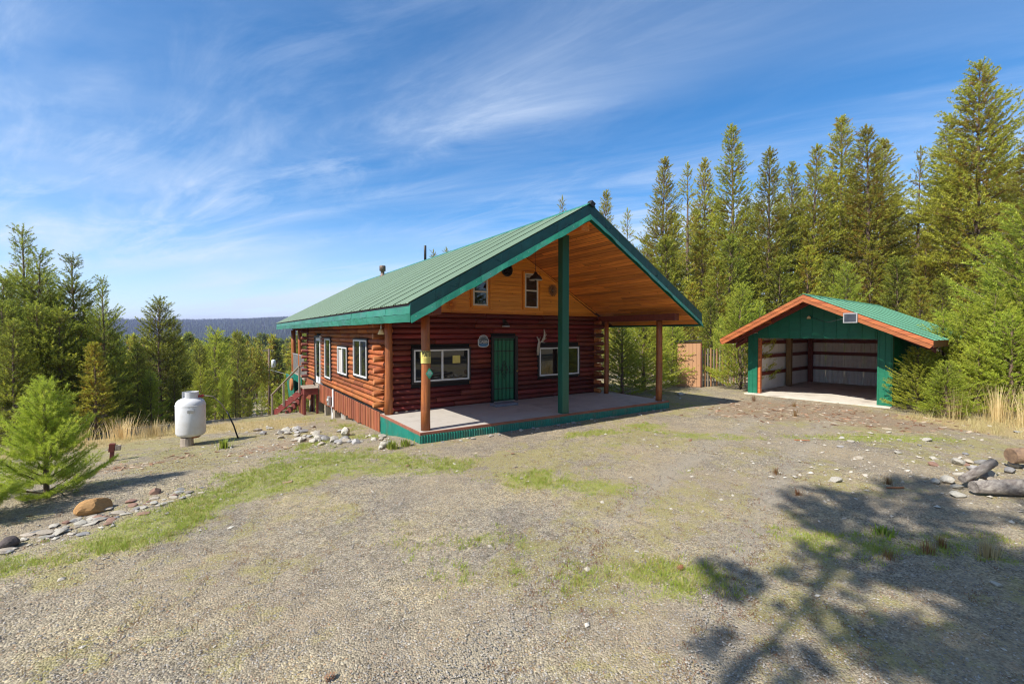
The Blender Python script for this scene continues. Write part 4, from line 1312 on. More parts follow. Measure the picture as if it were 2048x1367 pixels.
# ------------------------------------------------------------------ garage (its own frame: x along the front, y into the building)
gar = root('open_garage', (18.03, 9.78, -.20), -1.474, local=True)
tag(gar, 'open fronted green metal garage with brown timber fascia', 'garage')
GW, GD, GH, GR = 4.48, 6.7, 2.215, 3.73       # width, depth, opening height, ridge (above slab)
GRX, OV = 2.33, 1.28
GR_END = 8.9
UL, UR = -.51 - .03, 5.66                      # eave ends
EL, ER = 2.18, 2.18
def gr(u): return GR - (GR - EL) * (GRX - u) / (GRX - UL) if u < GRX else GR - (GR - ER) * (u - GRX) / (UR - GRX)
box('slab', (-.05, -.30, -.12), (GW + .05, GD, .0), mat('slab_concrete', (.62, .56, .47), (.52, .47, .39), (3, 3, 3), 6, .85, bump=.15, dirt=(.28, .23, .18)), gar)
# corner columns clad in ribbed metal
for a, b_ in ((-.02, .34), (GW - .36, GW + .04)):
    box('corner_column', (a, -.02, -.12), (b_, .16, gr(a + .15) - .16), GARG, gar)
    for q in (a + .03, (a + b_) / 2 - .01, b_ - .05):
        box('column_rib', (q, -.036, -.10), (q + .022, -.021, gr(q) - .20), GARG, gar)
box('door_jamb', (.345, .02, .0), (.44, .16, GH), FASCW, gar)
box('door_header', (.345, .03, GH - .02), (GW - .365, .16, GH + .12), GIRT, gar)
# gable panels
u = .345
while u < GW - .37:
    u1 = min(u + .37, GW - .365)
    V = [(u, -.02, GH - .02), (u1 - .003, -.02, GH - .02), (u1 - .003, -.02, gr(u1) - .05), (u, -.02, gr(u) - .05)]
    if u < GRX < u1: V.insert(3, (GRX, -.02, gr(GRX) - .05))
    n = len(V)
    V += [(x, .02, z_) for x, _, z_ in V]
    F = [list(range(n)), list(range(n, 2 * n))[::-1]] + [[i, (i + 1) % n + n, (i + 1) % n][::1] + [] for i in range(0)] + [[(i + 1) % n, i, i + n, (i + 1) % n + n] for i in range(n)]
    gp_ = mk('gable_panel', V, F, GARG, gar)
    box('gable_rib', (u, -.045, GH - .01), (u + .03, -.021, gr(u + .015) - .18), GARG, gar)
    u = u1
# side, back walls: ribbed sheets, green outside and pale inside
def ribbed(a, b_, z0, z1, name='wall_panel', pitch=.23):
    return corrugated(name, a, b_, lambda t: z0, z1, GARW, gar, pitch, .026, .012, LINER)
y = .16
while y < GD - .05:
    y1 = min(y + .92, GD)
    ribbed((-.0, y1), (-.0, y), .0, gr(0) - .06); ribbed((GW, y), (GW, y1), .0, gr(GW) - .06)
    y = y1 + .004
u = 0.0
while u < GW - .05:
    u1 = min(u + .75, GW)
    ribbed((u1, GD), (u, GD), .0, (lambda t, a=u1, c=u: gr(a + (c - a) * t) - .06))
    u = u1 + .004
for z_ in (.70, 1.42, 2.0):
    box('girt', (.05, .2, z_ - .075), (.10, GD - .1, z_ + .075), GIRT, gar)
    box('girt', (GW - .10, .2, z_ - .075), (GW - .05, GD - .1, z_ + .075), GIRT, gar)
    box('girt', (.1, GD - .12, z_ - .075), (GW - .1, GD - .07, z_ + .075), GIRT, gar)
box('timber_post', (.10, 3.6, .0), (.30, 3.8, GH + .1), TREATED, gar)
box('timber_post', (.10, GD - .35, .0), (.28, GD - .13, GH + .1), GIRT, gar)
box('timber_post', (GW - .28, 3.6, .0), (GW - .10, 3.8, GH + .1), TREATED, gar)
box('timber_post', (GW - .30, .17, .0), (GW - .12, .33, GH + .1), TREATED, gar)
# roof
for (u0, u1_) in ((GRX, UL), (GRX, UR)):
    za, zb = gr(u0), gr(u1_)
    n = 8
    for i in range(n + 2):
        y0_ = -OV + i * (GR_END + OV) / (n + 2); y1_ = -OV + (i + 1) * (GR_END + OV) / (n + 2) - .002
        V, F = [], []
        prof = []
        k = 0
        w_ = y1_ - y0_
        for r_ in range(4):
            yy = y0_ + r_ * w_ / 4
            prof += [(yy, .018), (yy + .02, .018), (yy + .032, .0), (yy + w_ / 4 - .012, .0)]
        prof.append((y1_, .0))
        for uu, zz_ in ((u0, za), (u1_, zb)):
            for (yy, h) in prof: V.append((uu, yy, zz_ + h))
        n_ = len(prof)
        for j in range(n_ - 1):
            F.append([j, j + 1, n_ + j + 1, n_ + j] if u1_ < u0 else [j, n_ + j, n_ + j + 1, j + 1])
        mk('roof_panel', V, F, GARROOF, gar)
    # deck and purlins under the metal
    prism('roof_deck', [(u0, za - .004), (u1_, zb - .004), (u1_, zb - .016), (u0, za - .016)], 'y', -OV + .01, GR_END - .02, FASCW, gar)
    sg_ = 1 if u1_ > u0 else -1
    for i in range(9):
        t_ = (i + .3) / 9
        uu = u0 + (u1_ - u0) * t_; zz_ = gr(uu)
        uu2 = uu + sg_ * .14
        prism('purlin', [(uu, zz_ - .02), (uu2, gr(uu2) - .02), (uu2, gr(uu2) - .07), (uu, zz_ - .07)], 'y', -OV + .05, GR_END - .1, FASCW, gar)
    for yy in (-.28, GD * .33, GD * .66, GD, 8.6):
        o = prism('rafter', [(u0, za - .075), (u1_ - sg_ * .1, zb - .075 + .02), (u1_ - sg_ * .1, zb - .19), (u0, za - .23)], 'y', yy, yy + .045, GIRT, gar)
    # front fascia: two stacked boards
    e = .0
    prism('fascia_board', [(u0, za - .012), (u1_, zb - .012), (u1_, zb - .13), (u0, za - .13)], 'y', -OV - .045, -OV - .005, FASCW, gar)
    prism('fascia_board', [(u0, za - .132), (u1_, zb - .132), (u1_ - sg_ * .08, zb - .23), (u0, za - .25)], 'y', -OV - .03, -OV + .012, FASCW, gar)
    prism('eave_board', [(u1_ - sg_ * .03, zb - .02), (u1_ + sg_ * .005, zb - .02), (u1_ + sg_ * .005, zb - .20), (u1_ - sg_ * .03, zb - .20)], 'y', -OV + .02, GR_END - .05, GIRT, gar)
prism('ridge_cap', [(GRX - .15, gr(GRX - .15) + .02), (GRX, GR + .035), (GRX + .15, gr(GRX + .15) + .02), (GRX + .15, gr(GRX + .15) + .012), (GRX, GR + .02), (GRX - .15, gr(GRX - .15) + .012)], 'y', -OV - .02, GR_END, GARROOF, gar)
for uu in (.9, 3.6):
    prism('lookout_beam', [(uu, gr(uu) - .08), (uu + .04, gr(uu) - .08), (uu + .04, gr(uu) - .20), (uu, gr(uu) - .20)], 'y', -OV + .02, 0, FASCW, gar)
# dropped brown board at the right of the opening wall
prism('side_soffit_board', [(GW + .05, gr(GW) - .26), (UR - .1, gr(UR) - .23), (UR - .1, gr(UR) - .40), (GW + .05, gr(GW) - .42)], 'y', -.06, -.02, GIRT, gar)
prism('side_soffit_board', [(-.03, gr(0) - .26), (UL + .05, gr(UL) - .23), (UL + .05, gr(UL) - .40), (-.03, gr(0) - .42)], 'y', -.06, -.02, GIRT, gar)
# solar lamp panel wired to a bulb on the gable; hung on the fascia, so a thing of its own
def gworld(u, v, z_):
    a = -1.474
    return Vector((18.03 + u * math.cos(a) - v * math.sin(a), 9.78 + u * math.sin(a) + v * math.cos(a), -.20 + z_))
sp = root('solar_lamp', gworld(3.7, -OV - .08, gr(3.7) - .35), -1.474, local=True); tag(sp, 'small framed solar lamp panel on the right slope of the garage fascia', 'solar lamp')
box('panel_frame', (-.19, -.05, -.02), (.19, -.015, .30), GALV, sp)
box('panel_glass', (-.155, -.056, .015), (.155, -.051, .265), LENS, sp, .001)
tube('cable', [(-.19, -.02, .12), (-.7, .3, .02), (-1.2, OV - .1, .12), (-1.52, OV - .02, .25)], .008, BLACKM, sp, 5)
lathe('lamp_bulb', [(.03, .10), (.06, .06), (.07, .0)], (-1.55, OV - .06, .18), mat('lamp_yellow', (.75, .6, .3)), sp, 10)

# ------------------------------------------------------------------ tan shed beside a slatted fence
sh = root('tan_shed', (18.0, 12.5, -.24), math.atan2(-.80, .57), local=True); tag(sh, 'narrow tan panelled shed with a flat dark roof left of the garage', 'shed')
box('shed_body', (-.48, .03, .0), (.48, 1.25, 2.0), TANSIDE, sh)
for i in range(6):
    box('siding_board', (-.49 + i * .164, .0, .0), (-.49 + i * .164 + .158, .028, 2.02 + i * .004), TANSIDE, sh)
box('shed_roof', (-.56, -.08, 2.05), (.54, 1.4, 2.09), BLACKM, sh, rot=(0, math.radians(-2.5), 0))
box('corner_trim', (.495, -.01, 0), (.53, .04, 2.03), GIRT, sh)
fe = root('slat_fence', (18.6, 12.1, -.24), math.atan2(-.15, 1.0), local=True); tag(fe, 'brown fence of upright slats with gaps beside the tan shed', 'fence')
for i in range(16):
    h_ = 1.72 + rnd.uniform(-.06, .06)
    box('slat', (-.2 + i * .19, .0, .0), (-.2 + i * .19 + .085, .025, h_), TANSIDE if i % 2 else GREYW, fe, rot=(0, rnd.uniform(-.02, .02), 0))
for z_ in (.4, 1.4):
    box('fence_rail', (-.25, .03, z_), (2.85, .07, z_ + .08), GREYW, fe)

# ------------------------------------------------------------------ propane tank
TX, TY = -.50, 14.1
TZ = gh(TX, TY)
tk = root('propane_tank', (TX, TY, TZ + .22)); tag(tk, 'upright white propane tank standing on a wood stump', 'gas tank')
TS = .83
prof = [(a * TS * .99, b_ * TS) for a, b_ in [(.16, 0), (.30, .02), (.365, .06), (.395, .13), (.395, .98), (.375, 1.06), (.33, 1.12), (.24, 1.17), (.14, 1.20), (.02, 1.21)]]
lathe('tank_body', prof, (TX, TY, TZ + .22), TANKW, tk, 40)
lathe('weld_seam', [(.326, 0), (.331, .005), (.331, .013), (.326, .018)], (TX, TY, TZ + .22 + .79), TANKW, tk, 40)
box('data_plate', (TX - .06, TY - .345, TZ + .86), (TX + .08, TY - .325, TZ + .93), GALV, tk)
lathe('foot_ring', [(.20, -.03), (.20, .03), (.19, .03)], (TX, TY, TZ + .22), RUST, tk, 24)
V = []
n = 30
for k in range(n + 1):
    a = math.radians(-20) + k / n * math.radians(300)
    for rr in (.170, .178):
        for z_ in (.975, 1.14): V.append((TX + rr * math.cos(a - 1.9), TY + rr * math.sin(a - 1.9), TZ + .22 + z_))
F = []
for k in range(n):
    b0 = 4 * k
    F += [[b0 + 2, b0 + 6, b0 + 7, b0 + 3], [b0, b0 + 1, b0 + 5, b0 + 4], [b0 + 1, b0 + 3, b0 + 7, b0 + 5]]
F += [[0, 2, 3, 1], [4 * n, 4 * n + 1, 4 * n + 3, 4 * n + 2]]
mk('collar', V, F, TANKW, tk)
lathe('valve', [(.03, 0), (.03, .08), (.05, .09), (.05, .12), (.02, .13)], (TX + .03, TY, TZ + 1.18), BRASS, tk, 10)
box('regulator', (TX + .16, TY - .07, TZ + 1.21), (TX + .28, TY + .01, TZ + 1.27), REDP, tk)
sp_ = root('wood_stump', (TX - .1, TY - .1, TZ)); tag(sp_, 'short grey wood stump under the white propane tank', 'stump')
lathe('stump_body', [(.15, -.05), (.14, .06), (.135, .222)], (TX - .08, TY - .12, TZ), GREYW, sp_, 14, False)
gp2 = root('gas_riser', (TX + .95, TY + .3, TZ - .1)); tag(gp2, 'curved dark gas hose dropping into the ground right of the propane tank', 'hose')
tube('hose', [(TX + .28, TY - .02, TZ + 1.24), (TX + .48, TY + .05, TZ + 1.20), (TX + .66, TY + .12, TZ + .98), (TX + .78, TY + .16, TZ + .75)], .014, GREYW, gp2, 6)
tube('riser_pipe', [(TX + .78, TY + .16, TZ + .77), (TX + .94, TY + .2, TZ + .35), (TX + 1.05, TY + .22, gh(TX + 1.05, TY + .22) - .05)], .02, BLACKM, gp2, 6)

# short wooden bench-like stake with a box left of the tank
wp = root('wooden_stake', (-1.87, 13.1, gh(-1.87, 13.1))); tag(wp, 'short brown stake with a small metal box left of the propane tank', 'stake')
zz0 = gh(-1.87, 13.1)
box('stake', (-1.92, 13.03, zz0 - .05), (-1.85, 13.10, zz0 + .24), STAIRR, wp, rot=(0, .08, 0))
box('cap_block', (-1.93, 13.02, zz0 + .20), (-1.83, 13.12, zz0 + .38), GIRT, wp, rot=(0, .12, 0))
box('metal_box', (-1.825, 13.02, zz0 + .22), (-1.73, 13.12, zz0 + .33), GREYW, wp)

# utility pole in the valley
ux, uy = 5.45, 59.8
uz = gh(ux, uy)
up = root('utility_pole', (ux, uy, uz)); tag(up, 'thin utility pole with transformer rising from the valley trees', 'utility pole')
tube('pole', [(ux, uy, uz - .3), (ux, uy, .35)], [.16, .10], BARK, up, 10)
box('crossarm', (ux - .9, uy - .05, .10), (ux + .5, uy + .05, .20), GREYW, up)
lathe('transformer', [(.05, 0), (.22, .03), (.22, .85), (.18, .92), (.05, .98)], (ux + .45, uy - .1, -1.9), VINYL, up, 14)
pw = root('power_line', (ux, uy, -2)); tag(pw, 'thin power wires sagging from the utility pole', 'wire')
tube('wire', [(ux, uy, -1.9), (ux - 4, uy - 1, -3.1), (ux - 9, uy - 2, -4.3)], .03, GALV, pw, 4)
tube('wire', [(ux, uy, -2.1), (ux + 5, uy - 6, -3.6), (ux + 9, uy - 14, -4.0)], .03, GALV, pw, 4)
tube('wire', [(ux - .8, uy, .26), (ux - 14, uy + 4, -.4), (ux - 30, uy + 8, .3)], .012, BLACKM, pw, 4)
# ------------------------------------------------------------------ pines
def cones(starts, ends, r0, r1, seg=3):
    """tapered sticks between rows of starts and ends"""
    A, B = np.asarray(starts, float), np.asarray(ends, float)
    n = len(A)
    r0 = np.broadcast_to(np.asarray(r0, float), (n,)); r1 = np.broadcast_to(np.asarray(r1, float), (n,))
    d = B - A; d /= np.maximum(np.linalg.norm(d, axis=1, keepdims=True), 1e-6)
    ref = np.where(np.abs(d[:, 2:3]) > .9, np.array([[1., 0, 0]]), np.array([[0, 0, 1.]]))
    u = np.cross(d, ref); u /= np.linalg.norm(u, axis=1, keepdims=True)
    v = np.cross(d, u)
    V = np.zeros((n, 2 * seg, 3)); F = []
    for k in range(seg):
        a = 2 * PI * k / seg
        w = u * math.cos(a) + v * math.sin(a)
        V[:, k] = A + w * r0[:, None]; V[:, seg + k] = B + w * r1[:, None]
    base = np.arange(n)[:, None] * 2 * seg
    for k in range(seg):
        k2 = (k + 1) % seg
        F.append(base + np.array([[k, k2, seg + k2, seg + k]]))
    return V.reshape(-1, 3), np.concatenate(F)
def needles(C, A, tint, K, tl, nl, nw, r):
    """C n x 3 tuft bases, A n x 3 axes: K flat needles round each"""
    n = len(C)
    A = A / np.maximum(np.linalg.norm(A, axis=1, keepdims=True), 1e-6)
    C = np.repeat(C, K, 0); A = np.repeat(A, K, 0); t = np.repeat(tint, K)
    R_ = r.normal(size=(n * K, 3)); R_ -= A * (R_ * A).sum(1, keepdims=True)
    R_ /= np.maximum(np.linalg.norm(R_, axis=1, keepdims=True), 1e-6)
    u = r.random(n * K)
    P = C + A * (tl * u)[:, None]
    D = A * (0.35 + .6 * u)[:, None] + R_ * .85
    D /= np.linalg.norm(D, axis=1, keepdims=True)
    W_ = np.cross(D, r.normal(size=(n * K, 3))); W_ /= np.maximum(np.linalg.norm(W_, axis=1, keepdims=True), 1e-6)
    L = nl * r.uniform(.7, 1.15, n * K)
    V = np.stack([P - W_ * nw / 2, P + W_ * nw / 2, P + D * L[:, None]], 1).reshape(-1, 3)
    F = np.arange(n * K * 3).reshape(-1, 3)
    T = np.repeat(t + r.normal(size=n * K) * .06, 3)
    return V, F, T
def pine_geo(seed, H=18, R=2.0, cb=.15, dz=.36, per=5, gap=.17, K=6, tl=.12, nl=.22, nw=.055, lat=.34, tip_up=55, low=-8, dead=60, leader=.0, prof=.75, thin=1.0, skirt=.5, apex=1.0, trunk_r=None, side=2):
    r = np.random.default_rng(seed)
    C, A, T, S0, S1, RR = [], [], [], [], [], []
    z = cb * H
    bendx, bendy = r.normal(0, .012 * H, 2)
    def spine(zz_):
        t = zz_ / H
        return np.array([bendx * math.sin(t * 2.5), bendy * math.sin(t * 2.1 + .5) - bendy * math.sin(.5), zz_])
    phase = 0
    while z < H * (1 - .01):
        t = (z - cb * H) / (H * (1 - cb))
        sparse_top = leader and z > H - leader
        npb = per if not sparse_top else max(3, per - 1)
        phase += r.uniform(.4, 1.2)
        for k in range(npb):
            if r.random() > thin: continue
            a = phase + 2 * PI * k / npb + r.normal(0, .25)
            L = R * (min(1, (1 - t) * apex) ** prof) * min(1, skirt + 2.2 * t) * (.45 + .8 * r.random() ** .8) + .07 * min(1, H / 5)
            if sparse_top: L = min(L, .28) * r.uniform(.7, 1.3)
            el = math.radians(low + (tip_up - low) * t ** 1.2 + r.normal(0, 6))
            if sparse_top: el = math.radians(50)
            h = np.array([math.cos(a), math.sin(a), 0])
            o = spine(z + r.normal(0, dz * .18))
            lv = np.array([-math.sin(a), math.cos(a), 0])
            def pt(s): return o + h * L * s * math.cos(el) + np.array([0, 0, 1]) * (L * s * math.sin(el) + .22 * L * s * s)
            S0 += [o, pt(.5)]; S1 += [pt(.5), pt(1)]; RR += [(.008 * L + .006, .006 * L + .004), (.006 * L + .004, .002)]
            n = max(2, int(L / gap))
            inner = .28 * (1 - t) if not sparse_top else .1
            for i in range(n):
                s = inner + (1 - inner) * (i + .6) / n
                p = pt(s)
                C.append(p); A.append(h * math.cos(el) + np.array([0, 0, .45 + .45 * s])); T.append(.18 + .62 * s + r.normal(0, .07))
                wl_ = lat * L * (1.12 - s)
                for sd in (-1, 1):
                    m_ = int(wl_ / gap + r.random())
                    for j in range(min(m_, side + 2)):
                        q = p + lv * sd * (j + .8) * gap * .9 + h * (j + .5) * gap * .55 + np.array([0, 0, r.normal(.02, .05) * gap * 4])
                        C.append(q); A.append(h * .6 + lv * sd * .6 + np.array([0, 0, .55])); T.append(.22 + .55 * min(1, s + .15 * j) + r.normal(0, .08))
        z += dz * (1.0 if not sparse_top else 1.5) * r.uniform(.75, 1.2) * (1 - .45 * t)
    # leader shoot
    nL = 6 if not leader else max(3, int(leader * .8 / tl))
    for i in range(nL):
        p = spine(H - (.28 * min(1, H / 4) if not leader else leader * .75) * (nL - i) / nL)
        C.append(p); A.append(np.array([0, 0, 1.])); T.append(.75)
    C, A, T = np.array(C), np.array(A), np.array(T)
    V, F, TT = needles(C, A, T, K, tl, nl, nw, r)
    # trunk
    tr = trunk_r or H * .0095 + .02
    pts = [spine(H * q) for q in np.linspace(0, 1, 9)]
    pts[0] = np.array([pts[0][0], pts[0][1], -.4])
    TV, TF = tube_geo(pts, [tr * (1.15 - 1.1 * q) + .006 for q in np.linspace(0, 1, 9)], 7, False)
    TV = np.array([tuple(v) for v in TV]); TF = np.array(TF)
    BV, BF = cones(S0, S1, [a for a, b in RR], [b for a, b in RR])
    WV = [TV, BV]; WF = [TF, BF + len(TV)]; off = len(TV) + len(BV)
    nd0 = sum(len(f) for f in WF)
    if dead:
        ds, de = [], []
        for i in range(dead):
            zd = r.uniform(.05, cb + .35) * H; a = r.uniform(0, 2 * PI); l = r.uniform(.4, 1.0) * R * .6
            o = spine(zd); m_ = o + np.array([math.cos(a) * l * .6, math.sin(a) * l * .6, r.uniform(-.15, .2) * l])
            e = o + np.array([math.cos(a + .15) * l, math.sin(a + .15) * l, r.uniform(-.35, .15) * l])
            ds += [o, m_]; de += [m_, e]
            for q in range(2):
                b_ = o * .4 + e * .6; ds.append(b_); de.append(b_ + r.normal(0, .2, 3) * l)
        DV, DF = cones(ds, de, .012, .005)
        WV.append(DV); WF.append(DF + off)
    return (V, F, TT), (np.concatenate(WV), np.concatenate(WF), nd0)
PROTO = {}
NEEDLE_VALLEY = needle_mat('deep_green_needles', (0.30, 0.34, 0.05), (0.12, 0.165, 0.035), (0.14, 0.10, 0.03))  # deeper green needles for some of the valley pines
def proto(kind, i, needle=NEEDLE, **kw):
    (V, F, T), (WV_, WF_, nd0) = pine_geo(**kw)
    cm = mesh_np(V, F, 'crown', T); cm.materials.append(needle)
    tm = mesh_np(WV_, WF_, 'trunk', smooth=True); tm.materials.append(BARK); tm.materials.append(DEADW)
    if nd0 < len(WF_):
        mi = np.zeros(len(WF_), dtype=np.int32); mi[nd0:] = 1
        tm.polygons.foreach_set('material_index', mi)
    PROTO.setdefault(kind, []).append((cm, tm, kw['H']))
for i in range(4):
    proto('tall', i, seed=100 + i, H=18, R=(2.2, 2.0, 2.4, 1.9)[i], cb=(.12, .18, .10, .2)[i], dz=.46, per=5, gap=.33, K=28, tl=.36, nl=.15, nw=.040, lat=.30, dead=90, prof=.85, apex=1.9, tip_up=52, thin=.92)
proto('thin', 0, seed=120, H=18, R=1.4, cb=.25, dz=.60, per=4, gap=.34, K=22, tl=.34, nl=.14, nw=.038, lat=.25, dead=90, thin=.8, apex=1.8)
proto('thin', 1, seed=121, H=18, R=1.6, cb=.22, dz=.65, per=4, gap=.34, K=22, tl=.34, nl=.14, nw=.038, lat=.25, dead=90, thin=.75, apex=1.8)
proto('broad', 0, seed=130, H=20, R=3.2, cb=.14, dz=.44, per=6, gap=.36, K=28, tl=.38, nl=.16, nw=.042, lat=.30, dead=160, prof=.8, apex=1.7, tip_up=50, thin=.95)
for i in range(2):
    proto('under', i, seed=140 + i, needle=NEEDLE_DARK if i else NEEDLE, H=7, R=1.4, cb=.04, dz=.31, per=6, gap=.24, K=24, tl=.26, nl=.12, nw=.028, dead=30, prof=.7, thin=.95)
for i in range(3):
    proto('med', i, seed=150 + i, needle=NEEDLE_DARK, H=7.5, R=(1.8, 1.65, 1.9)[i], cb=.03, dz=.31, per=6, gap=.18, K=30, tl=.24, nl=.085, nw=.018, dead=15, leader=(1.9, 1.4, 1.5)[i], tip_up=52, prof=.62)
for i in range(2):
    proto('med2', i, seed=160 + i, needle=NEEDLE_DARK, H=6.5, R=(1.6, 1.45)[i], cb=.02, dz=.31, per=6, gap=.185, K=28, tl=.24, nl=.09, nw=.020, dead=25, tip_up=50, prof=.6, leader=.5)
for i in range(3):
    proto('young', i, seed=170 + i, needle=NEEDLE_YOUNG, H=3.6, R=(1.1, 1.0, 1.2)[i], cb=.02, dz=.25, per=6, gap=.15, K=34, tl=.17, nl=.065, nw=.012, dead=0, leader=.45, tip_up=60, low=12, prof=.6, skirt=.8)
proto('near', 0, seed=181, needle=NEEDLE_YOUNG, H=1.9, R=.95, cb=.0, dz=.17, per=7, gap=.085, K=50, tl=.10, nl=.065, nw=.0046, dead=0, leader=.42, tip_up=60, low=14, prof=.75, lat=.36, skirt=1.0)
proto('near', 1, seed=182, needle=NEEDLE_YOUNG, H=1.1, R=.75, cb=.0, dz=.15, per=7, gap=.085, K=50, tl=.10, nl=.065, nw=.0046, dead=0, leader=.15, tip_up=60, low=12, prof=.5, lat=.38, skirt=1.0)
for i in range(3):
    proto('valley', i, seed=190 + i, needle=(NEEDLE, NEEDLE_DARK, NEEDLE_VALLEY)[i], H=13, R=2.0, cb=.06, dz=.75, per=5, gap=.42, K=5, tl=.4, nl=.55, nw=.20, lat=.3, dead=0, prof=.7)
for i in range(3):
    proto('shade', i, seed=210 + i, H=16, R=(1.7, 2.2, 2.2)[i], cb=(.60, .50, .40)[i], dz=.70, per=5, gap=.24, K=40, tl=.34, nl=.18, nw=.055, trunk_r=.075, lat=.28, dead=0, prof=.6, thin=.8)
# leafy tree: limbs and leaf clumps
def leafy(seed):
    r = np.random.default_rng(seed)
    H = 9; s0, s1, C, A, T = [], [], [], [], []
    s0.append([0, 0, -.4]); s1.append([.1, .1, H * .45])
    for i in range(26):
        a = r.uniform(0, 2 * PI); z0 = r.uniform(.2, .5) * H; l = r.uniform(1.2, 2.8)
        e = np.array([math.cos(a) * l, math.sin(a) * l, z0 + r.uniform(1.0, 4.0)])
        if e[2] > H: e[2] = H - r.random()
        s0.append([.05, .05, z0]); s1.append(e)
        n = 60
        p = e + r.normal(0, .55, (n, 3)); C += list(p); A += list(r.normal(size=(n, 3))); T += list(.5 + .25 * r.normal(size=n))
    V, F, TT = needles(np.array(C), np.array(A), np.array(T), 6, .2, .20, .16, r)
    WV_, WF_ = cones(s0, s1, [.16] + [.06] * 26, [.10] + [.02] * 26, 5)
    cm = mesh_np(V, F, 'crown', TT); cm.materials.append(LEAF_YELLOW)
    tm = mesh_np(WV_, WF_, 'trunk'); tm.materials.append(BARK)
    PROTO.setdefault('leafy', []).append((cm, tm, H))
leafy(5)
def plant(name, kind, x, y, height, wf, label, cat='tree', group=None, idx=None, z=None):
    P_ = PROTO[kind]
    cm, tm, h0 = P_[(idx if idx is not None else rnd.randrange(len(P_))) % len(P_)]
    s = height / h0
    o = bpy.data.objects.new(name, None); COL.objects.link(o)
    o.location = (x, y, gh(x, y) if z is None else z)
    wf2 = wf if kind not in ('tall', 'thin', 'broad') else wf
    o.scale = (s * wf2, s * wf2, s)
    o.rotation_euler = (0, 0, rnd.uniform(0, 6.28))
    tag(o, label, cat, group)
    for nm, me in (('trunk', tm), ('crown', cm)):
        c = bpy.data.objects.new(nm, me); COL.objects.link(c); c.parent = o
    return o
BACK_PINES = [
 (46.65,8.57,21.66,'broad',1.10,'tallest broad pine towering over the right end of the garage roof'),
 (40.57,5.41,13.41,'tall',1.25,'tall pine cut by the right edge of the picture beside the tallest pine'),
 (54.31,11.87,21.21,'tall',1.10,'tall dense pine half hidden behind the left side of the tallest pine'),
 (47.05,11.91,16.83,'thin',0.90,'thin sparse tall pine with sky showing through, left of the tallest pine'),
 (47.02,14.33,18.18,'tall',1.15,'bushy tall pine forming the right shoulder of the middle group above the garage'),
 (42.07,14.02,17.96,'tall',1.20,'tall pine second from the right in the close group above the garage ridge'),
 (44.20,16.21,20.05,'tall',1.10,'highest pine of the close group above the garage ridge'),
 (40.27,16.43,16.95,'tall',1.00,'slim pointed pine just left of the highest one above the garage ridge'),
 (39.60,18.07,15.94,'tall',1.00,'slender pine directly above the garage peak, lower than its neighbours'),
 (34.91,17.60,15.94,'tall',1.00,'tall narrow pine standing above the left rake of the garage'),
 (39.55,21.71,14.06,'tall',0.90,'short pine top in the dip between two taller pines left of the garage peak'),
 (34.39,20.34,18.52,'tall',1.05,'tall airy pine midway between cabin and garage, highest of its row'),
 (36.36,23.84,17.4,'tall',0.90,'pine with a split top left of the tall airy pine'),
 (33.34,23.45,16.31,'thin',1.10,'ragged thin pine second from the cabin roof'),
 (27.57,21.28,14.81,'tall',1.00,'dense pointed pine closest to the right slope of the cabin roof'),
 (29.14,26.24,12.54,'thin',1.00,'small dark pine tip just showing over the right slope of the cabin roof'),
 (32.11,31.47,15.87,'tall',0.80,'pine top rising right behind the ridge end of the cabin'),
 (25.89,30.81,14.15,'thin',0.80,'sparse pine tip poking above the front part of the cabin ridge'),
 (23.77,53.86,12.67,'thin',0.90,'pine tip left of the black vent pipe beyond the cabin ridge'),
 (25.98,54.79,13.37,'thin',0.90,'pine tip right of the black vent pipe beyond the cabin ridge')]
FILL_PINES = [
 (36.9,30.7,12.18,'tall',1.15), (42.8,31.5,15.26,'tall',1.15), (42.0,28.5,14.99,'tall',1.15), (48.5,30.2,17.5,'tall',1.15), (44.8,25.5,13.71,'tall',1.15), (50.3,26.6,16.36,'tall',1.15), (50.3,24.2,16.85,'tall',1.15), (54.7,23.7,18.01,'tall',1.15), (57.0,22.1,19.66,'tall',1.15), (55.5,19.5,18.1,'tall',1.15), (63.6,20.1,19.22,'tall',1.15), (60.7,17.2,16.32,'tall',1.15), (58.0,15.4,13.95,'tall',1.15), (66.7,15.6,18.01,'tall',1.15), (66.3,13.5,20.02,'tall',1.15), (66.5,11.0,19.28,'tall',1.15), (59.1,8.7,15.73,'tall',1.15), (67.3,8.0,18.53,'tall',1.15), (56.2,5.8,16.75,'tall',1.15), (32.8,26.2,8.67,'tall',1.15), (45.9,12.7,8.82,'tall',1.15), (44.9,10.9,9.58,'tall',1.15)]
UNDER_PINES = [
 (19.6,18.2,4.39,'under',1.20), (17.3,14.9,3.81,'under',1.20), (19.7,15.7,4.22,'under',1.20), (22.2,16.5,4.1,'under',1.20), (24.8,17.1,5.18,'under',1.20), (23.0,14.7,4.03,'under',1.20), (20.1,14.2,2.86,'under',1.20), (34.7,16.5,7.54,'under',1.20), (37.3,16.0,8.45,'under',1.20), (35.5,13.6,7.21,'under',1.20), (40.4,12.8,7.9,'under',1.20), (38.0,10.8,7.05,'under',1.20), (36.6,9.3,5.49,'under',1.20), (40.5,9.1,5.72,'under',1.20), (44.5,8.8,6.67,'under',1.20), (38.8,6.6,5.37,'under',1.20), (35.7,5.0,5.02,'under',1.20), (33.9,18.3,8.45,'under',1.20), (28.2,17.3,7.05,'under',1.20), (22.0,21.4,4.39,'under',1.20), (17.2,17.4,2.89,'under',1.20), (26.8,20.6,8.79,'under',1.20), (30.7,20.4,9.58,'under',1.20), (31.6,18.6,9.0,'under',1.20)]
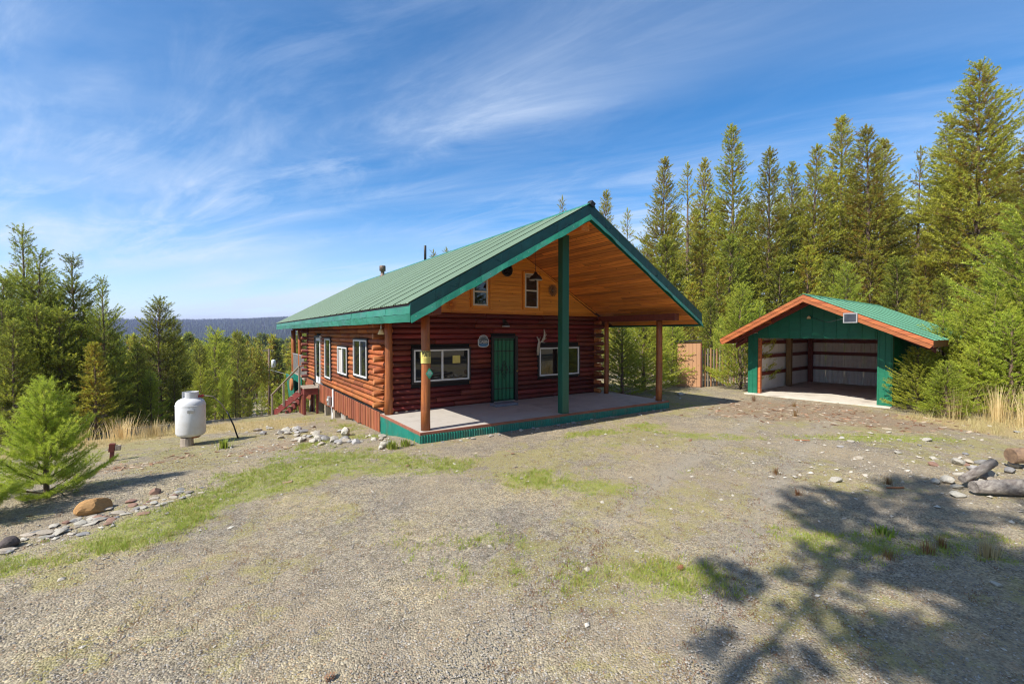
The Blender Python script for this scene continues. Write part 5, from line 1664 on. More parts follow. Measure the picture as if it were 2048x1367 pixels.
YOUNG_PINES = [
 (19.20,10.76,4.24,'young',0.95,'bushy bright green pine between the tan shed and the garage'),
 (20.09,10.41,3.43,'young',0.75,'smaller bright pine pressed against the left garage eave'),
 (22.57,13.80,2.89,'young',0.60,'light green young pine rising behind the tan shed'),
 (34.05,12.16,6.41,'young',0.90,'bright yellow green young pine above the garage ridge in front of the tall pines'),
 (13.29,12.17,2.5,'young',1.50,'leafy young pine framed by the two right porch posts, nearest the cabin wall'),
 (15.19,12.71,2.95,'young',1.60,'broad young pine in the middle of the gap between the right porch posts'),
 (17.90,13.31,2.8,'young',1.15,'young pine just right of the outer right porch post'),
 (20.57,4.56,2.84,'young',1.25,'young pine overlapping the right eave of the garage roof'),
 (18.20,4.57,1.67,'young',1.50,'low bushy pine hugging the right wall of the garage'),
 (20.43,3.93,3.07,'young',1.25,'upright young pine with two leaders right of the garage eave'),
 (20.04,3.23,3.44,'young',1.10,'tallest of the bright young pines right of the garage'),
 (21.42,2.79,5.99,'young',1.15,'tall light green pine cut off by the right edge of the picture'),
 (17.61,3.77,1.35,'young',1.60,'lowest bright green pine at the front of the clump right of the garage'),
 (18.92,3.37,1.84,'young',1.25,'rounded young pine behind the tall straw grass at the right'),
 (19.28,2.77,2.72,'young',1.35,'young pine above the straw grass at the right edge'),
 (20.37,2.29,3.75,'young',1.30,'young pine just past the right edge')]
LEFT_PINES = [
 (-6.31,25.84,6.27,'med',0.95,'tallest pine at the far left with a long bare leader'),
 (-5.12,23.24,5.09,'med',1.05,'second tall pine from the far left with a candle like top'),
 (-4.60,24.09,5.13,'med',0.95,'third tall pine from the left with upswept top branches'),
 (-3.27,21.40,4.08,'med',0.80,'slim pine with a bare pole top at the right end of the left clump'),
 (-6.01,22.63,3.99,'med',1.00,'pine cut off by the left edge of the picture'),
 (-6.33,24.64,4.05,'med',0.80,'small pine tip between the left edge and the tallest left pine'),
 (-4.52,25.84,3.59,'med',1.00,'dark pine filling the gap behind the slim pole topped one'),
 (-4.79,20.62,3.1,'med2',1.15,'broad low pine at the front of the left clump'),
 (-4.26,20.86,2.96,'med2',1.10,'broad pine below the third left leader'),
 (-3.10,23.10,2.15,'med2',0.80,'short dark pine on the right flank of the left clump'),
 (-2.17,27.88,3.78,'med2',1.05,'round headed dark pine standing alone against the hill above the white tank'),
 (-1.58,28.69,2.86,'med2',0.90,'lower dark pine leaning on the right of the round headed one'),
 (-2.66,24.61,1.68,'med2',0.90,'yellowish pine between the left clump and the round headed pine'),
 (-2.94,23.59,0.71,'under',0.80,'young pine behind the straw grass left of the white tank'),
 (-2.22,24.31,0.52,'young',0.90,'pale young pine directly left of the tank top'),
 (-1.51,25.04,0.65,'under',0.90,'dark young pine behind the white tank'),
 (-0.51,25.58,0.57,'young',0.90,'yellow green pine just right of the tank top'),
 (0.11,35.98,2.32,'young',0.90,'tall light green pointed pine above and right of the white tank'),
 (0.32,22.02,0.56,'young',0.45,'little bright pine beside the curved gas hose'),
 (1.63,39.77,2.34,'med2',0.90,'dark full pine with pointed top in the middle of the valley view'),
 (2.44,46.44,1.92,'leafy',0.72,'round light green leafy tree in the middle of the valley view'),
 (3.66,52.84,0.18,'leafy',0.50,'yellow leaved tree left of the utility pole'),
 (-0.66,32.88,1.47,'med2',1.00,'dark pine left of the light green pointed one'),
 (-1.26,30.88,1.24,'med2',0.90,'dark pine rising right behind the white tank'),
 (1.41,24.90,-0.79,'young',0.60,'small bright pine below the dark full valley pine'),
 (1.96,25.13,-0.31,'young',0.75,'bright young pine left of the side stairs'),
 (2.60,25.91,-0.61,'young',0.60,'short bright pine touching the foot of the side stairs'),
 (3.59,28.85,-0.1,'young',0.90,'bright pine seen behind the handrail of the side stairs'),
 (5.46,34.82,0.26,'young',0.90,'pine seen between the rear porch posts'),
 (6.08,44.02,0.67,'med2',0.90,'darker pine beyond the rear porch rail'),
 (0.98,28.19,-0.33,'under',0.90,'dark bushy pine in front of the full valley pine'),
 (-5.00,19.67,2.59,'med2',1.00,'thick pine in front of the tallest left pines'),
 (-3.24,19.59,1.81,'under',1.10,'low bushy pine at the foot of the slim pole topped pine'),
 (-5.25,25.13,3.81,'med2',1.10,'bushy pine between the second and third left leaders'),
 (-5.59,20.79,3.08,'med2',1.10,'full green pine filling the left edge below the first leaders'),
 (-3.76,21.13,2.47,'med2',1.00,'full pine below the slim pole topped pine'),
 (-6.49,22.35,3.96,'med',1.10,'pine just beyond the left edge'),
 (-7.66,24.33,4.43,'med2',1.10,'farther pine beyond the left edge')]
VALLEY_PINES = [
 (0.6,50.8,1.18), (12.1,56.9,0.85), (-4.8,66.6,1.02), (-11.4,74.9,0.89), (12.3,55.3,1.11), (9.2,56.9,0.86), (-9.1,79.8,0.80), (-7.3,85.3,0.89), (14.8,74.6,0.92), (3.6,83.6,1.07), (14.9,63.4,1.08), (16.5,78.8,0.92), (-8.6,85.8,0.86), (-4.1,79.0,1.04), (7.5,71.9,0.94), (13.0,76.0,0.99), (1.6,85.6,1.08), (18.1,71.5,0.81), (16.3,87.9,0.81), (-2.8,103.2,1.03), (-13.8,97.5,0.87), (-10.4,115.3,1.10), (22.3,94.8,0.94), (3.6,98.1,1.11), (12.3,89.5,1.12), (-18.2,126.2,1.18), (-3.8,103.7,1.04), (-4.5,121.9,1.17), (-5.6,117.3,0.93), (-15.5,118.7,0.86), (27.1,102.1,0.86), (24.3,93.5,1.01), (-9.4,124.7,1.04), (1.1,127.7,0.97), (22.3,100.6,0.81), (20.4,112.2,0.85), (27.3,114.0,1.05), (-17.8,147.0,0.97), (20.5,111.1,0.92), (30.0,112.4,1.14), (1.1,143.6,1.00), (2.5,139.8,0.92), (-15.9,147.7,0.95), (31.6,129.1,1.05), (-5.5,146.4,0.84), (19.5,127.2,1.15), (20.3,130.3,1.11), (14.0,142.8,1.10), (16.0,136.9,0.91), (20.4,138.2,1.08), (30.7,129.5,1.06), (-26.7,175.2,1.02), (14.5,143.2,0.99), (14.1,156.3,1.12), (13.3,149.7,1.10), (-5.8,173.5,1.14), (17.5,160.6,1.19), (5.9,171.9,1.01), (26.2,145.1,1.17), (17.5,158.7,1.09), (-18.7,189.6,1.11), (16.3,165.3,0.97), (24.4,162.6,1.05), (-29.9,202.5,0.86), (15.5,168.8,0.89), (14.6,175.9,0.82), (-15.4,193.6,0.82), (-8.4,184.4,0.87), (-29.1,201.2,0.99), (13.3,178.4,1.04), (35.0,163.1,0.80), (-12.0,199.5,0.96), (29.9,167.9,0.95), (13.5,179.2,0.84), (-7.7,204.9,1.03), (32.3,188.1,0.97), (17.4,197.1,0.95), (12.8,189.2,1.03), (46.1,184.6,1.04), (37.8,180.3,0.80), (10.6,195.6,1.05), (16.0,194.5,1.16), (-0.3,211.7,0.89), (45.7,181.4,0.95), (43.5,197.6,1.04), (47.1,183.6,1.00), (-10.2,226.6,1.19), (-13.3,232.0,0.99), (16.3,207.0,0.98), (31.0,202.4,1.13), (8.6,213.9,0.91), (33.3,217.0,0.90), (-25.7,245.3,1.20), (16.0,219.9,0.99), (16.2,228.4,1.10), (30.2,210.9,0.92), (-9.6,247.2,0.92), (2.9,240.7,0.94), (15.6,238.3,0.81), (2.0,239.7,1.17), (11.3,247.6,0.81), (-0.7,255.4,1.03), (20.2,242.0,0.99), (-5.2,264.7,0.96), (-25.1,278.7,0.92), (-39.0,289.4,1.13), (-0.2,262.8,0.91), (50.8,232.3,0.86), (12.0,254.3,1.00), (-29.5,281.0,1.03), (-40.1,299.1,0.89), (39.3,248.3,1.07), (30.1,241.0,1.19), (30.1,261.6,0.82), (-24.3,296.7,1.06), (31.7,263.4,0.85), (53.1,238.3,0.86), (-2.4,283.3,0.86), (-44.6,313.5,0.84), (-40.9,308.3,0.82), (35.4,263.1,1.15), (-0.4,280.3,0.93), (6.4,286.6,1.18), (-43.9,317.6,1.08), (22.5,271.0,1.00), (14.6,292.7,1.05), (13.7,282.8,0.90), (10.0,296.5,0.85), (-7.6,300.1,1.09), (33.1,273.9,1.06), (27.7,277.5,0.84), (19.1,285.9,0.90), (5.7,311.1,0.93), (-51.3,349.5,1.09), (-34.5,325.9,1.18), (-26.9,334.7,0.85), (29.9,304.3,1.13), (23.6,294.4,0.94), (-12.8,322.4,1.05), (-6.3,322.1,0.85), (28.1,310.3,1.12), (54.1,287.2,1.01), (18.2,316.1,1.10), (-44.3,355.8,0.81), (-51.5,358.8,1.16), (43.3,302.8,0.80), (60.9,292.8,1.05), (4.1,331.7,0.84), (8.1,54.7,1.01), (1.5,65.1,1.02), (0.6,57.3,1.16), (-0.5,53.2,0.95), (-1.4,49.0,0.98), (-2.6,52.2,0.98), (11.9,64.2,0.95), (3.6,76.9,0.97), (7.1,72.2,1.04), (-4.0,62.7,0.91), (-5.4,58.9,1.18), (-6.8,57.4,1.01)]

for i, (x, y, tz, k, w, lab) in enumerate(BACK_PINES):
    plant('tall_pine', k, x, y, tz - gh(x, y), w, lab, group='tall pines behind the cabin and garage', idx=i)
for i, (x, y, tz, k, w) in enumerate(FILL_PINES):
    plant('forest_pine', k, x, y, tz - gh(x, y), w, 'tall pine deeper in the dense stand behind the garage', group='pines deep in the stand behind the garage', idx=i + 1)
for i, (x, y, tz, k, w) in enumerate(UNDER_PINES):
    plant('understory_pine', k, x, y, tz - gh(x, y), w, 'bushy lower pine filling the foot of the tall stand', group='lower pines at the foot of the stand', idx=i)
for i, (x, y, tz, k, w, lab) in enumerate(YOUNG_PINES):
    plant('young_pine', k, x, y, tz - gh(x, y), w, lab, group='bright young pines', idx=i)
for i, (x, y, tz, k, w, lab) in enumerate(LEFT_PINES):
    plant('leafy_tree' if k == 'leafy' else 'pine_tree', k, x, y, tz - gh(x, y), w, lab, group='trees at the left and down the slope', idx=i)
for i, (x, y, w) in enumerate(VALLEY_PINES):
    d = math.hypot(x, y); top = 2.2 - rnd.uniform(.004, .05) * d
    if d > 100: top = 2.2 - rnd.uniform(-.001, .03) * d
    h_ = min(max(top - gh(x, y), 3.0), 19)
    plant('valley_pine', 'valley', x, y, h_, w * 1.1, 'pine in the wooded valley beyond the cabin and tank', group='pines in the valley', idx=i)
plant('foreground_pine', 'near', -2.12, 9.5, 1.69, .84, 'fluffy light green young pine at the left edge in the foreground', idx=0)
plant('foreground_pine', 'near', -2.85, 8.6, 1.05, .85, 'low spreading young pine left of the fluffy foreground one', idx=1)
# pines behind the viewer whose shadows fall across the yard
for (x, y, h_, w, lab) in ((-4.7, .72, 15.0, .95, 'pine behind the viewer, nearest the cabin side'), (-4.4, -1.15, 15.8, 1.0, 'middle pine behind the viewer'), (-5.2, -2.7, 17.5, 1.2, 'pine behind the viewer, farthest from the cabin'), (-6.5, -4.6, 19, 1.2, 'tall pine well behind the viewer')):
    plant('shade_pine', 'shade', x, y, h_, w, lab + ', casting shade on the gravel', group='pines behind the viewer', idx={15.0: 0, 15.8: 1, 17.5: 2, 19: 1}[h_])

for i in range(16):
    x = 3 + i * 2.3 + rnd.uniform(-.8, .8); y = -9 - rnd.uniform(0, 9) + .12 * i
    plant('roadside_pine', 'tall', x, y, rnd.uniform(12, 18), 1.1, 'pine along the drive behind the viewer', group='pines along the drive behind the viewer', idx=i)
# far wood in the valley and on the ridge: too many to count
def far_wood(name, pts, hs, label):
    n = len(pts); seg = 5; V, F = [], []
    P_ = np.asarray(pts, float); h_ = np.asarray(hs, float)
    r = np.random.default_rng(3)
    w = h_ * r.uniform(.17, .26, n)
    rot = r.uniform(0, 6.28, n)
    ring = []
    for tier, (zb, rr, zt_) in enumerate(((.05, 1.0, .62), (.38, .66, 1.0))):
        for k in range(seg):
            a = rot + 2 * PI * k / seg + tier
            j = r.uniform(.6, 1.25, n)
            ring.append(np.stack([P_[:, 0] + np.cos(a) * w * rr * j, P_[:, 1] + np.sin(a) * w * rr * j, P_[:, 2] + h_ * (zb + r.uniform(-.06, .06, n))], 1))
        ring.append(np.stack([P_[:, 0], P_[:, 1], P_[:, 2] + h_ * zt_], 1))
    V = np.stack(ring, 1); m_ = V.shape[1]
    base = np.arange(n)[:, None] * m_
    F = []
    for tier in range(2):
        o = tier * (seg + 1)
        for k in range(seg):
            F.append(base + np.array([[o + k, o + (k + 1) % seg, o + seg]]))
    T = np.repeat(r.uniform(.1, .9, n), m_)
    me = mesh_np(V.reshape(-1, 3), np.concatenate(F), name, T)
    o = link(name, me, NEEDLE_FAR)
    return tag(o, label, kind='stuff')
NEEDLE_FAR = needle_mat('far_conifer', (0.110, 0.150, 0.040), (0.055, 0.085, 0.030), (0.035, 0.055, 0.025))
r = np.random.default_rng(9)
n = 5200
a = np.radians(r.uniform(-24, 42, n)); d = 200 * (1 + 3.6 * r.random(n) ** .8)
xs, ys = d * np.sin(a), d * np.cos(a)
zs = np.maximum(gz(xs, ys), hill_h(xs, ys))
far_wood('valley_wood', np.stack([xs, ys, zs], 1), r.uniform(9, 19, n), 'dense wood filling the far valley floor')
n = 17000
a = np.radians(np.concatenate([r.uniform(-20, 14, 12500), r.uniform(-60, 100, n - 12500)])); d = 850 + 1750 * np.sqrt(r.random(n))
xs, ys = d * np.sin(a), d * np.cos(a)
far_wood('ridge_wood', np.stack([xs, ys, hill_h(xs, ys)], 1), r.uniform(12, 21, n), 'conifers covering the blue ridge')

# ------------------------------------------------------------------ where nothing may grow or lie
def blocked(x, y):
    x = np.asarray(x); y = np.asarray(y)
    b_ = (x > 3.74) & (x < 12.4) & (y > 9.27) & (y < 29)
    ca_, sa_ = math.cos(-1.474), math.sin(-1.474)
    u = (x - 18.03) * ca_ + (y - 9.78) * sa_; v = -(x - 18.03) * sa_ + (y - 9.78) * ca_
    b_ |= (u > -.1) & (u < GW + .1) & (v > -.25) & (v < GD + .1)
    return b_
def seen(x, y, marg=60):
    fx_, fy_ = math.sin(.5878), math.cos(.5878)
    dd = x * fx_ + y * fy_; rr = x * fy_ - y * fx_
    return np.degrees(np.abs(np.arctan2(rr, dd))) < marg
def scatter(n, r0, r1, p, seed):
    r = np.random.default_rng(seed)
    a = .5878 + np.radians(r.uniform(-60, 60, n)); d = r0 * (r1 / r0) ** (r.random(n) ** p)
    x, y = d * np.sin(a), d * np.cos(a)
    k = ~blocked(x, y)
    return x[k], y[k], r

# ------------------------------------------------------------------ grass and straw
def blades(name, x, y, hgt, nb, wid, spread, lean, matr, label, r):
    n = len(x); z = gz(x, y)
    X_ = np.repeat(x, nb) + r.normal(0, 1, n * nb) * np.repeat(spread, nb); Y_ = np.repeat(y, nb) + r.normal(0, 1, n * nb) * np.repeat(spread, nb)
    Z_ = np.repeat(z, nb) - .006
    h_ = np.repeat(hgt, nb) * r.uniform(.5, 1.15, n * nb); w_ = np.repeat(wid, nb) * .5
    a = r.uniform(0, 2 * PI, n * nb); b_ = r.uniform(0, 2 * PI, n * nb)
    l = h_ * np.abs(r.normal(0, lean, n * nb))
    base = np.stack([X_, Y_, Z_], 1)
    wv = np.stack([np.cos(a) * w_, np.sin(a) * w_, 0 * a], 1)
    tip = base + np.stack([np.cos(b_) * l, np.sin(b_) * l, h_], 1)
    V = np.stack([base - wv, base + wv, tip], 1).reshape(-1, 3)
    F = np.arange(n * nb * 3).reshape(-1, 3)
    T = np.repeat(np.repeat(np.clip(r.normal(.5, .34, n), 0, 1), nb), 3)
    o = link(name, mesh_np(V, F, name, T), matr)
    return tag(o, label, kind='stuff')
x, y, r = scatter(300000, 2.0, 20, .62, 1)
mg_, mb_, ms2, mw_ = masks(x, y)
keep = r.random(len(x)) < mg_ ** 1.3 * .75
x1, y1 = x[keep], y[keep]; hh = (.016 + .026 * r.random(len(x1))) * (1 + .8 * (fbm(x1, y1, 1.2, 71, 2) > .55)); hh = hh * (1 + .5 * (y1 > 10))
blades('grass', x1, y1, hh, 5, .007 + 0 * x1, .018 + 0 * x1, .8, GRASSM, 'short bright green grass in patches over the gravel', r)
keep = r.random(len(x)) < mw_ * .16 * (1 - mg_)
x1, y1 = x[keep], y[keep]
blades('weeds', x1, y1, .012 + .018 * r.random(len(x1)), 6, .006 + 0 * x1, .02 + 0 * x1, 1.2, WEEDM, 'thin reddish and yellow weeds creeping over the gravel', r)
x, y, r = scatter(60000, 5, 26, .9, 2)
ms2 = masks(x, y)[2]
keep = r.random(len(x)) < ms2 * .5
x1, y1 = x[keep], y[keep]; hh = (.06 + .14 * r.random(len(x1))) * (1 + 1.6 * np.exp(-((x1 - 17.2) ** 2 + (y1 - 3.0) ** 2) / 4))
blades('straw_grass', x1, y1, hh, 8, .006 + 0 * x1, .03 + 0 * x1, .5, STRAWM, 'dry straw coloured grass at the edges of the yard', r)
# tall clumps one can count
def tuft(x, y, h_, n, sp_, m_, label, name='grass_tuft', cat='grass', group=None, wdt_=.008):
    r = np.random.default_rng(int(abs(x * 100 + y * 37)) + 5)
    a = r.uniform(0, 2 * PI, n); q = np.abs(r.normal(0, sp_, n))
    b0 = np.stack([np.cos(a) * q, np.sin(a) * q, 0 * a - .01], 1)
    hh = h_ * r.uniform(.45, 1.05, n)
    out = np.stack([np.cos(a), np.sin(a), 0 * a], 1) * (r.uniform(.05, .35, n) * hh)[:, None]
    mid = b0 + out * .4 + np.array([0, 0, 1]) * (hh * .6)[:, None]; tip = b0 + out * 1.2 + np.array([0, 0, 1]) * hh[:, None]
    w_ = np.stack([-np.sin(a), np.cos(a), 0 * a], 1) * wdt_ / 2
    V = np.stack([b0 - w_, b0 + w_, mid + w_ * .7, mid - w_ * .7, tip - w_ * .15, tip + w_ * .15], 1).reshape(-1, 3)
    k = np.arange(n)[:, None] * 6
    F = np.concatenate([k + np.array([[0, 1, 2, 3]]), k + np.array([[3, 2, 5, 4]])])
    T = np.repeat(np.clip(r.normal(.55, .25, n), 0, 1), 6)
    o = link(name, mesh_np(V, F, name, T), m_, None, (x, y, gh(x, y)))
    return tag(o, label, cat, group)
tuft(7.05, 1.16, .22, 170, .06, STRAWM, 'dry straw tuft standing in the tree shade at the right foreground', wdt_=.006)
for i, (x, y, h_, lab) in enumerate([(17.6, 3.6, 1.25, 'tall straw clump in front of the bright pines, nearest the garage'), (17.9, 2.8, 1.4, 'tallest straw clump in front of the rounded young pine'),
        (17.4, 2.2, 1.1, 'arching straw clump left of the right edge'), (16.9, 1.7, 1.0, 'straw clump at the right edge of the picture'), (18.6, 2.3, 1.3, 'straw clump behind the arching one at the right')]):
    tuft(x, y, h_ * .75, 180, .22, STRAWM, lab, 'straw_clump', 'grass', 'tall straw clumps', .010)
for i, (x, y, h_, lab) in enumerate([(-2.4, 18.2, .75, 'straw clump below the slim pole topped pine'), (-1.6, 18.0, .55, 'straw clump left of the white tank'), (-3.3, 17.2, .6, 'straw clump at the foot of the left pines'), (-.9, 18.6, .45, 'straw clump nearest the white tank')]):
    tuft(x, y, h_, 240, .28, STRAWM, lab, 'straw_clump', 'grass', 'straw clumps behind the tank', .012)
wl_ = [(6.1, 1.75, .12, 'red stemmed weed on the shaded gravel, leftmost of the weeds by the straw tuft'), (6.6, 1.55, .16, 'reddish bushy weed left of the straw tuft'), (6.9, 1.5, .14, 'red brown weed directly behind the straw tuft'),
       (8.1, 3.9, .12, 'single dry weed on the gravel in the middle right of the yard'), (7.3, 3.2, .10, 'green brown weed on open gravel above the shade'), (9.0, 2.6, .14, 'thin dry weed beside the tip of the tree shade'),
       (14.2, 6.3, .28, 'seedy weed beside the right column of the garage'), (16.2, 8.6, .30, 'dry weed at the left corner of the garage slab'), (16.1, 7.2, .2, 'small weed at the front edge of the garage slab')]
for (x, y, h_, lab) in wl_:
    tuft(x, y, h_, 60, .05, WEEDM, lab, 'weed', 'weed', 'small weeds', .006)
for (x, y, h_, lab) in [(3.45, 9.3, .16, 'leafy green plant at the left corner of the porch skirt'), (3.1, 9.2, .20, 'larger leafy plant among the rocks left of the porch corner'), (6.75, 2.0, .10, 'small leafy green plant inside the tree shade'), (.2, 13.0, .25, 'yellow green weed left of the white tank stump')]:
    tuft(x, y, h_, 110, .08, GRASSM, lab, 'leafy_plant', 'plant', 'small leafy plants', .022)

# ------------------------------------------------------------------ stones
def island_mat(name, stops):
    m, nt, b = new_mat(name)
    g = nn(nt, 'ShaderNodeNewGeometry')
    nt.links.new(ramp(nt, g.outputs['Random Per Island'], stops), b.inputs['Base Color'])
    b.inputs['Roughness'].default_value = .9; b.inputs['Specular IOR Level'].default_value = .2
    return m
PEB = island_mat('pebble', [(0, (.16, .145, .13)), (.35, (.25, .23, .205)), (.7, (.33, .30, .26)), (.92, (.44, .40, .34)), (1, (.34, .20, .12))])
COB = island_mat('cobble', [(0, (.28, .25, .21)), (.4, (.42, .37, .30)), (.8, (.46, .42, .35)), (1, (.56, .52, .45))])
CHIP = island_mat('bark_chip', [(0, (.12, .06, .035)), (.4, (.24, .13, .07)), (.7, (.36, .26, .17)), (.9, (.50, .42, .31)), (1, (.34, .12, .05))])
OCT = np.array([[1, 0, 0], [-1, 0, 0], [0, 1, 0], [0, -1, 0], [0, 0, 1], [0, 0, -1]], float)
OF = np.array([[0, 2, 4], [2, 1, 4], [1, 3, 4], [3, 0, 4], [2, 0, 5], [1, 2, 5], [3, 1, 5], [0, 3, 5]])
BX = np.array([[-1, -1, -1], [1, -1, -1], [1, 1, -1], [-1, 1, -1], [-.8, -.8, 1], [.8, -.8, 1], [.8, .8, 1], [-.8, .8, 1]], float)
BF_ = np.array([[4, 5, 6, 7], [0, 1, 5, 4], [1, 2, 6, 5], [2, 3, 7, 6], [3, 0, 4, 7]])
def chips(name, x, y, size, flat, elong, matr, label, r, base=OCT, faces=OF, sink=.25, jit=.25, tilt=.25):
    n = len(x)
    P_ = base[None] * (1 + r.normal(0, jit, (n, len(base), 3)))
    s = np.stack([size * elong, size, size * flat], 1)
    P_ = P_ * s[:, None, :]
    a = r.uniform(0, 2 * PI, n); t = r.normal(0, tilt, n)
    x_, y_, z_ = P_[..., 0], P_[..., 1], P_[..., 2]
    z2 = z_ * np.cos(t)[:, None] + x_ * np.sin(t)[:, None]; x2 = x_ * np.cos(t)[:, None] - z_ * np.sin(t)[:, None]
    c, s_ = np.cos(a)[:, None], np.sin(a)[:, None]
    V = np.stack([x2 * c - y_ * s_ + x[:, None], x2 * s_ + y_ * c + y[:, None], z2 + (gz(x, y) + size * flat * (1 - 2 * sink))[:, None]], 2).reshape(-1, 3)
    F = (np.arange(n)[:, None, None] * len(base) + faces[None]).reshape(-1, faces.shape[1])
    o = link(name, mesh_np(V, F, name), matr)
    return tag(o, label, kind='stuff')
x, y, r = scatter(105000, 2.0, 14, .85, 3)
d = np.hypot(x, y)
g_ = masks(x, y)[0]
k = r.random(len(x)) > g_ * .8; x, y, d = x[k], y[k], d[k]
chips('gravel', x, y, (.003 + .006 * r.random(len(x)) ** 2) * (1 + .04 * d), .6, 1.25, PEB, 'fine grey gravel over the yard', r)
x, y, r = scatter(7000, 2.6, 22, .75, 4)
lit = blobs([(12, 3.0, 4, 2.2, -.5, 1), (9.5, 1.8, 2, 1.2, -.5, .8), (2.6, 11.2, 1.4, 2.2, .4, 1.1), (-1.3, 7.7, 1.4, .35, .3, 1.4), (15, 5, 3, 3, 0, .6), (1, 14, 2, 3, 0, .6), (8, 9.1, 4.5, .3, 0, .8)], x, y)
k = r.random(len(x)) < .025 + lit * .8 * sm(3, 7, np.hypot(x, y)); x, y = x[k], y[k]
chips('cobbles', x, y, .012 + .028 * r.random(len(x)) ** 2, .55, 1.3, COB, 'small pale stones strewn over the gravel', r, jit=.2)
x, y, r = scatter(26000, 4, 22, .7, 6)
mb_ = masks(x, y)[1]
k = r.random(len(x)) < mb_ * .8 + .004 * (np.hypot(x, y) > 8); x, y = x[k], y[k]
chips('bark_chips', x, y, .010 + .022 * r.random(len(x)) ** 2, .22, 3.2, CHIP, 'bark chips and wood scraps in front of the garage', r, BX, BF_, .1, .15, .12)

import bmesh
ROCK_ME = []
for i in range(8):
    bm = bmesh.new(); bmesh.ops.create_icosphere(bm, subdivisions=2 if i < 5 else 3, radius=1)
    rr = random.Random(40 + i)
    pl_ = [(Vector((rr.gauss(0, 1), rr.gauss(0, 1), rr.gauss(0, .8))).normalized(), rr.uniform(.45, .8)) for _ in range(9 if i < 7 else 2)]
    from mathutils import noise as mnoise
    for v in bm.verts:
        for n_, dd in pl_:
            q = v.co.dot(n_)
            if q > dd: v.co -= n_ * (q - dd) * .92
        v.co *= 1 + .10 * mnoise.noise(v.co * 2.1 + Vector((i * 5, 0, 0)))
    me = bpy.data.meshes.new('rock'); bm.to_mesh(me); bm.free()
    ROCK_ME.append(me)
RK = {}
def rock(x, y, sx, sy, sz, mi, label, group=None, rz=None, name='rock', sink=.25, idx=None, rx=0):
    i = rnd.randrange(5) if idx is None else idx
    key = (i, mi)
    if key not in RK:
        me = ROCK_ME[i].copy(); me.materials.append(ROCKS[mi]); RK[key] = me
    o = bpy.data.objects.new(name, RK[key]); COL.objects.link(o)
    o.scale = (sx, sy, sz); o.rotation_euler = (rx, rnd.uniform(-.1, .1), rnd.uniform(0, 6.28) if rz is None else rz)
    o.location = (x, y, gh(x, y) + sz * (1 - 2 * sink))
    return tag(o, label, 'rock', group)
rock(-1.38, 8.25, .21, .14, .12, 3, 'large smooth orange boulder resting on the rock pile by the foreground pine', idx=7, rz=.35, name='boulder', sink=.25)
rock(-2.0, 7.45, .12, .10, .08, 4, 'dark brown rock at the left edge below the low young pine', idx=6, name='boulder')
rock(-.75, 8.62, .09, .07, .06, 5, 'rusty brown stone just right of the orange boulder', idx=2)
for i in range(120):
    t = rnd.random(); x = -2.35 + 2.0 * t + rnd.gauss(0, .15); y = 7.25 + 1.15 * t + rnd.gauss(0, .17)
    s = rnd.uniform(.022, .07)
    rock(x, y, s * rnd.uniform(1.1, 2.0), s, s * rnd.uniform(.25, .5), rnd.choice((0, 0, 1, 2, 2, 5)), 'flat broken stone in the heap below the foreground pine', 'stones of the heap below the foreground pine')
for i in range(64):
    t = rnd.random(); x = 3.25 - 1.9 * t + rnd.gauss(0, .30); y = 10.0 + 5.6 * t + rnd.gauss(0, .42)
    if blocked(x, y): continue
    s = rnd.uniform(.05, .14)
    rock(x, y, s * rnd.uniform(1, 1.5), s, s * rnd.uniform(.5, .8), rnd.choice((2, 2, 0, 2, 1)), 'pale stone in the rubble bank along the side of the cabin', 'stones banked along the side of the cabin')
rock(2.95, 12.6, .19, .15, .17, 2, 'largest pale stone standing in the rubble bank beside the cabin', idx=3, name='boulder')
for i in range(30):
    x = rnd.uniform(4.2, 12.0); y = 9.12 + rnd.gauss(0, .07); s = rnd.uniform(.03, .07)
    if y > 9.24: y = 9.2
    rock(x, y, s * 1.4, s, s * .6, rnd.choice((0, 1, 2)), 'small stone lying along the foot of the green porch skirt', 'stones along the porch skirt')
for i in range(22):
    x = rnd.gauss(11.8, 1.7); y = rnd.gauss(3.0, 1.0); s = rnd.uniform(.03, .075)
    rock(x, y, s * 1.4, s, s * .55, rnd.choice((0, 2, 2, 1)), 'pale stone scattered over the right side of the yard', 'pale stones scattered on the right of the yard')
for (x, y, s, lab) in ((8.5, 3.15, .10, 'flat pale stone alone on the gravel above the tree shade'), (13.4, 3.2, .10, 'white flat stone near the right patch of grass'), (9.2, 1.85, .10, 'pale stone with a dark hole beside the silver log'), (6.3, .98, .05, 'round white stone in the deep shade'), (15.2, 10.9, .16, 'pale stone beyond the right porch corner')):
    rock(x, y, s * 1.4, s, s * .5, 2, lab, name='pale_rock')
for i in range(12):
    x = 13.4 + rnd.gauss(0, .45); y = 10.7 + rnd.gauss(0, .3); s = rnd.uniform(.05, .12)
    rock(x, y, s * 1.3, s, s * .6, rnd.choice((1, 2)), 'grey stone in the shaded heap right of the porch', 'stones heaped right of the porch')
for i in range(22):
    t = rnd.random(); x = 9.6 + 2.6 * t + rnd.gauss(0, .25); y = 1.95 - .2 * t + rnd.gauss(0, .28); s = rnd.uniform(.05, .13)
    rock(x, y, s * 1.4, s, s * .7, rnd.choice((0, 1, 2, 2, 5)), 'stone packed round the weathered logs at the right edge', 'stones round the weathered logs')

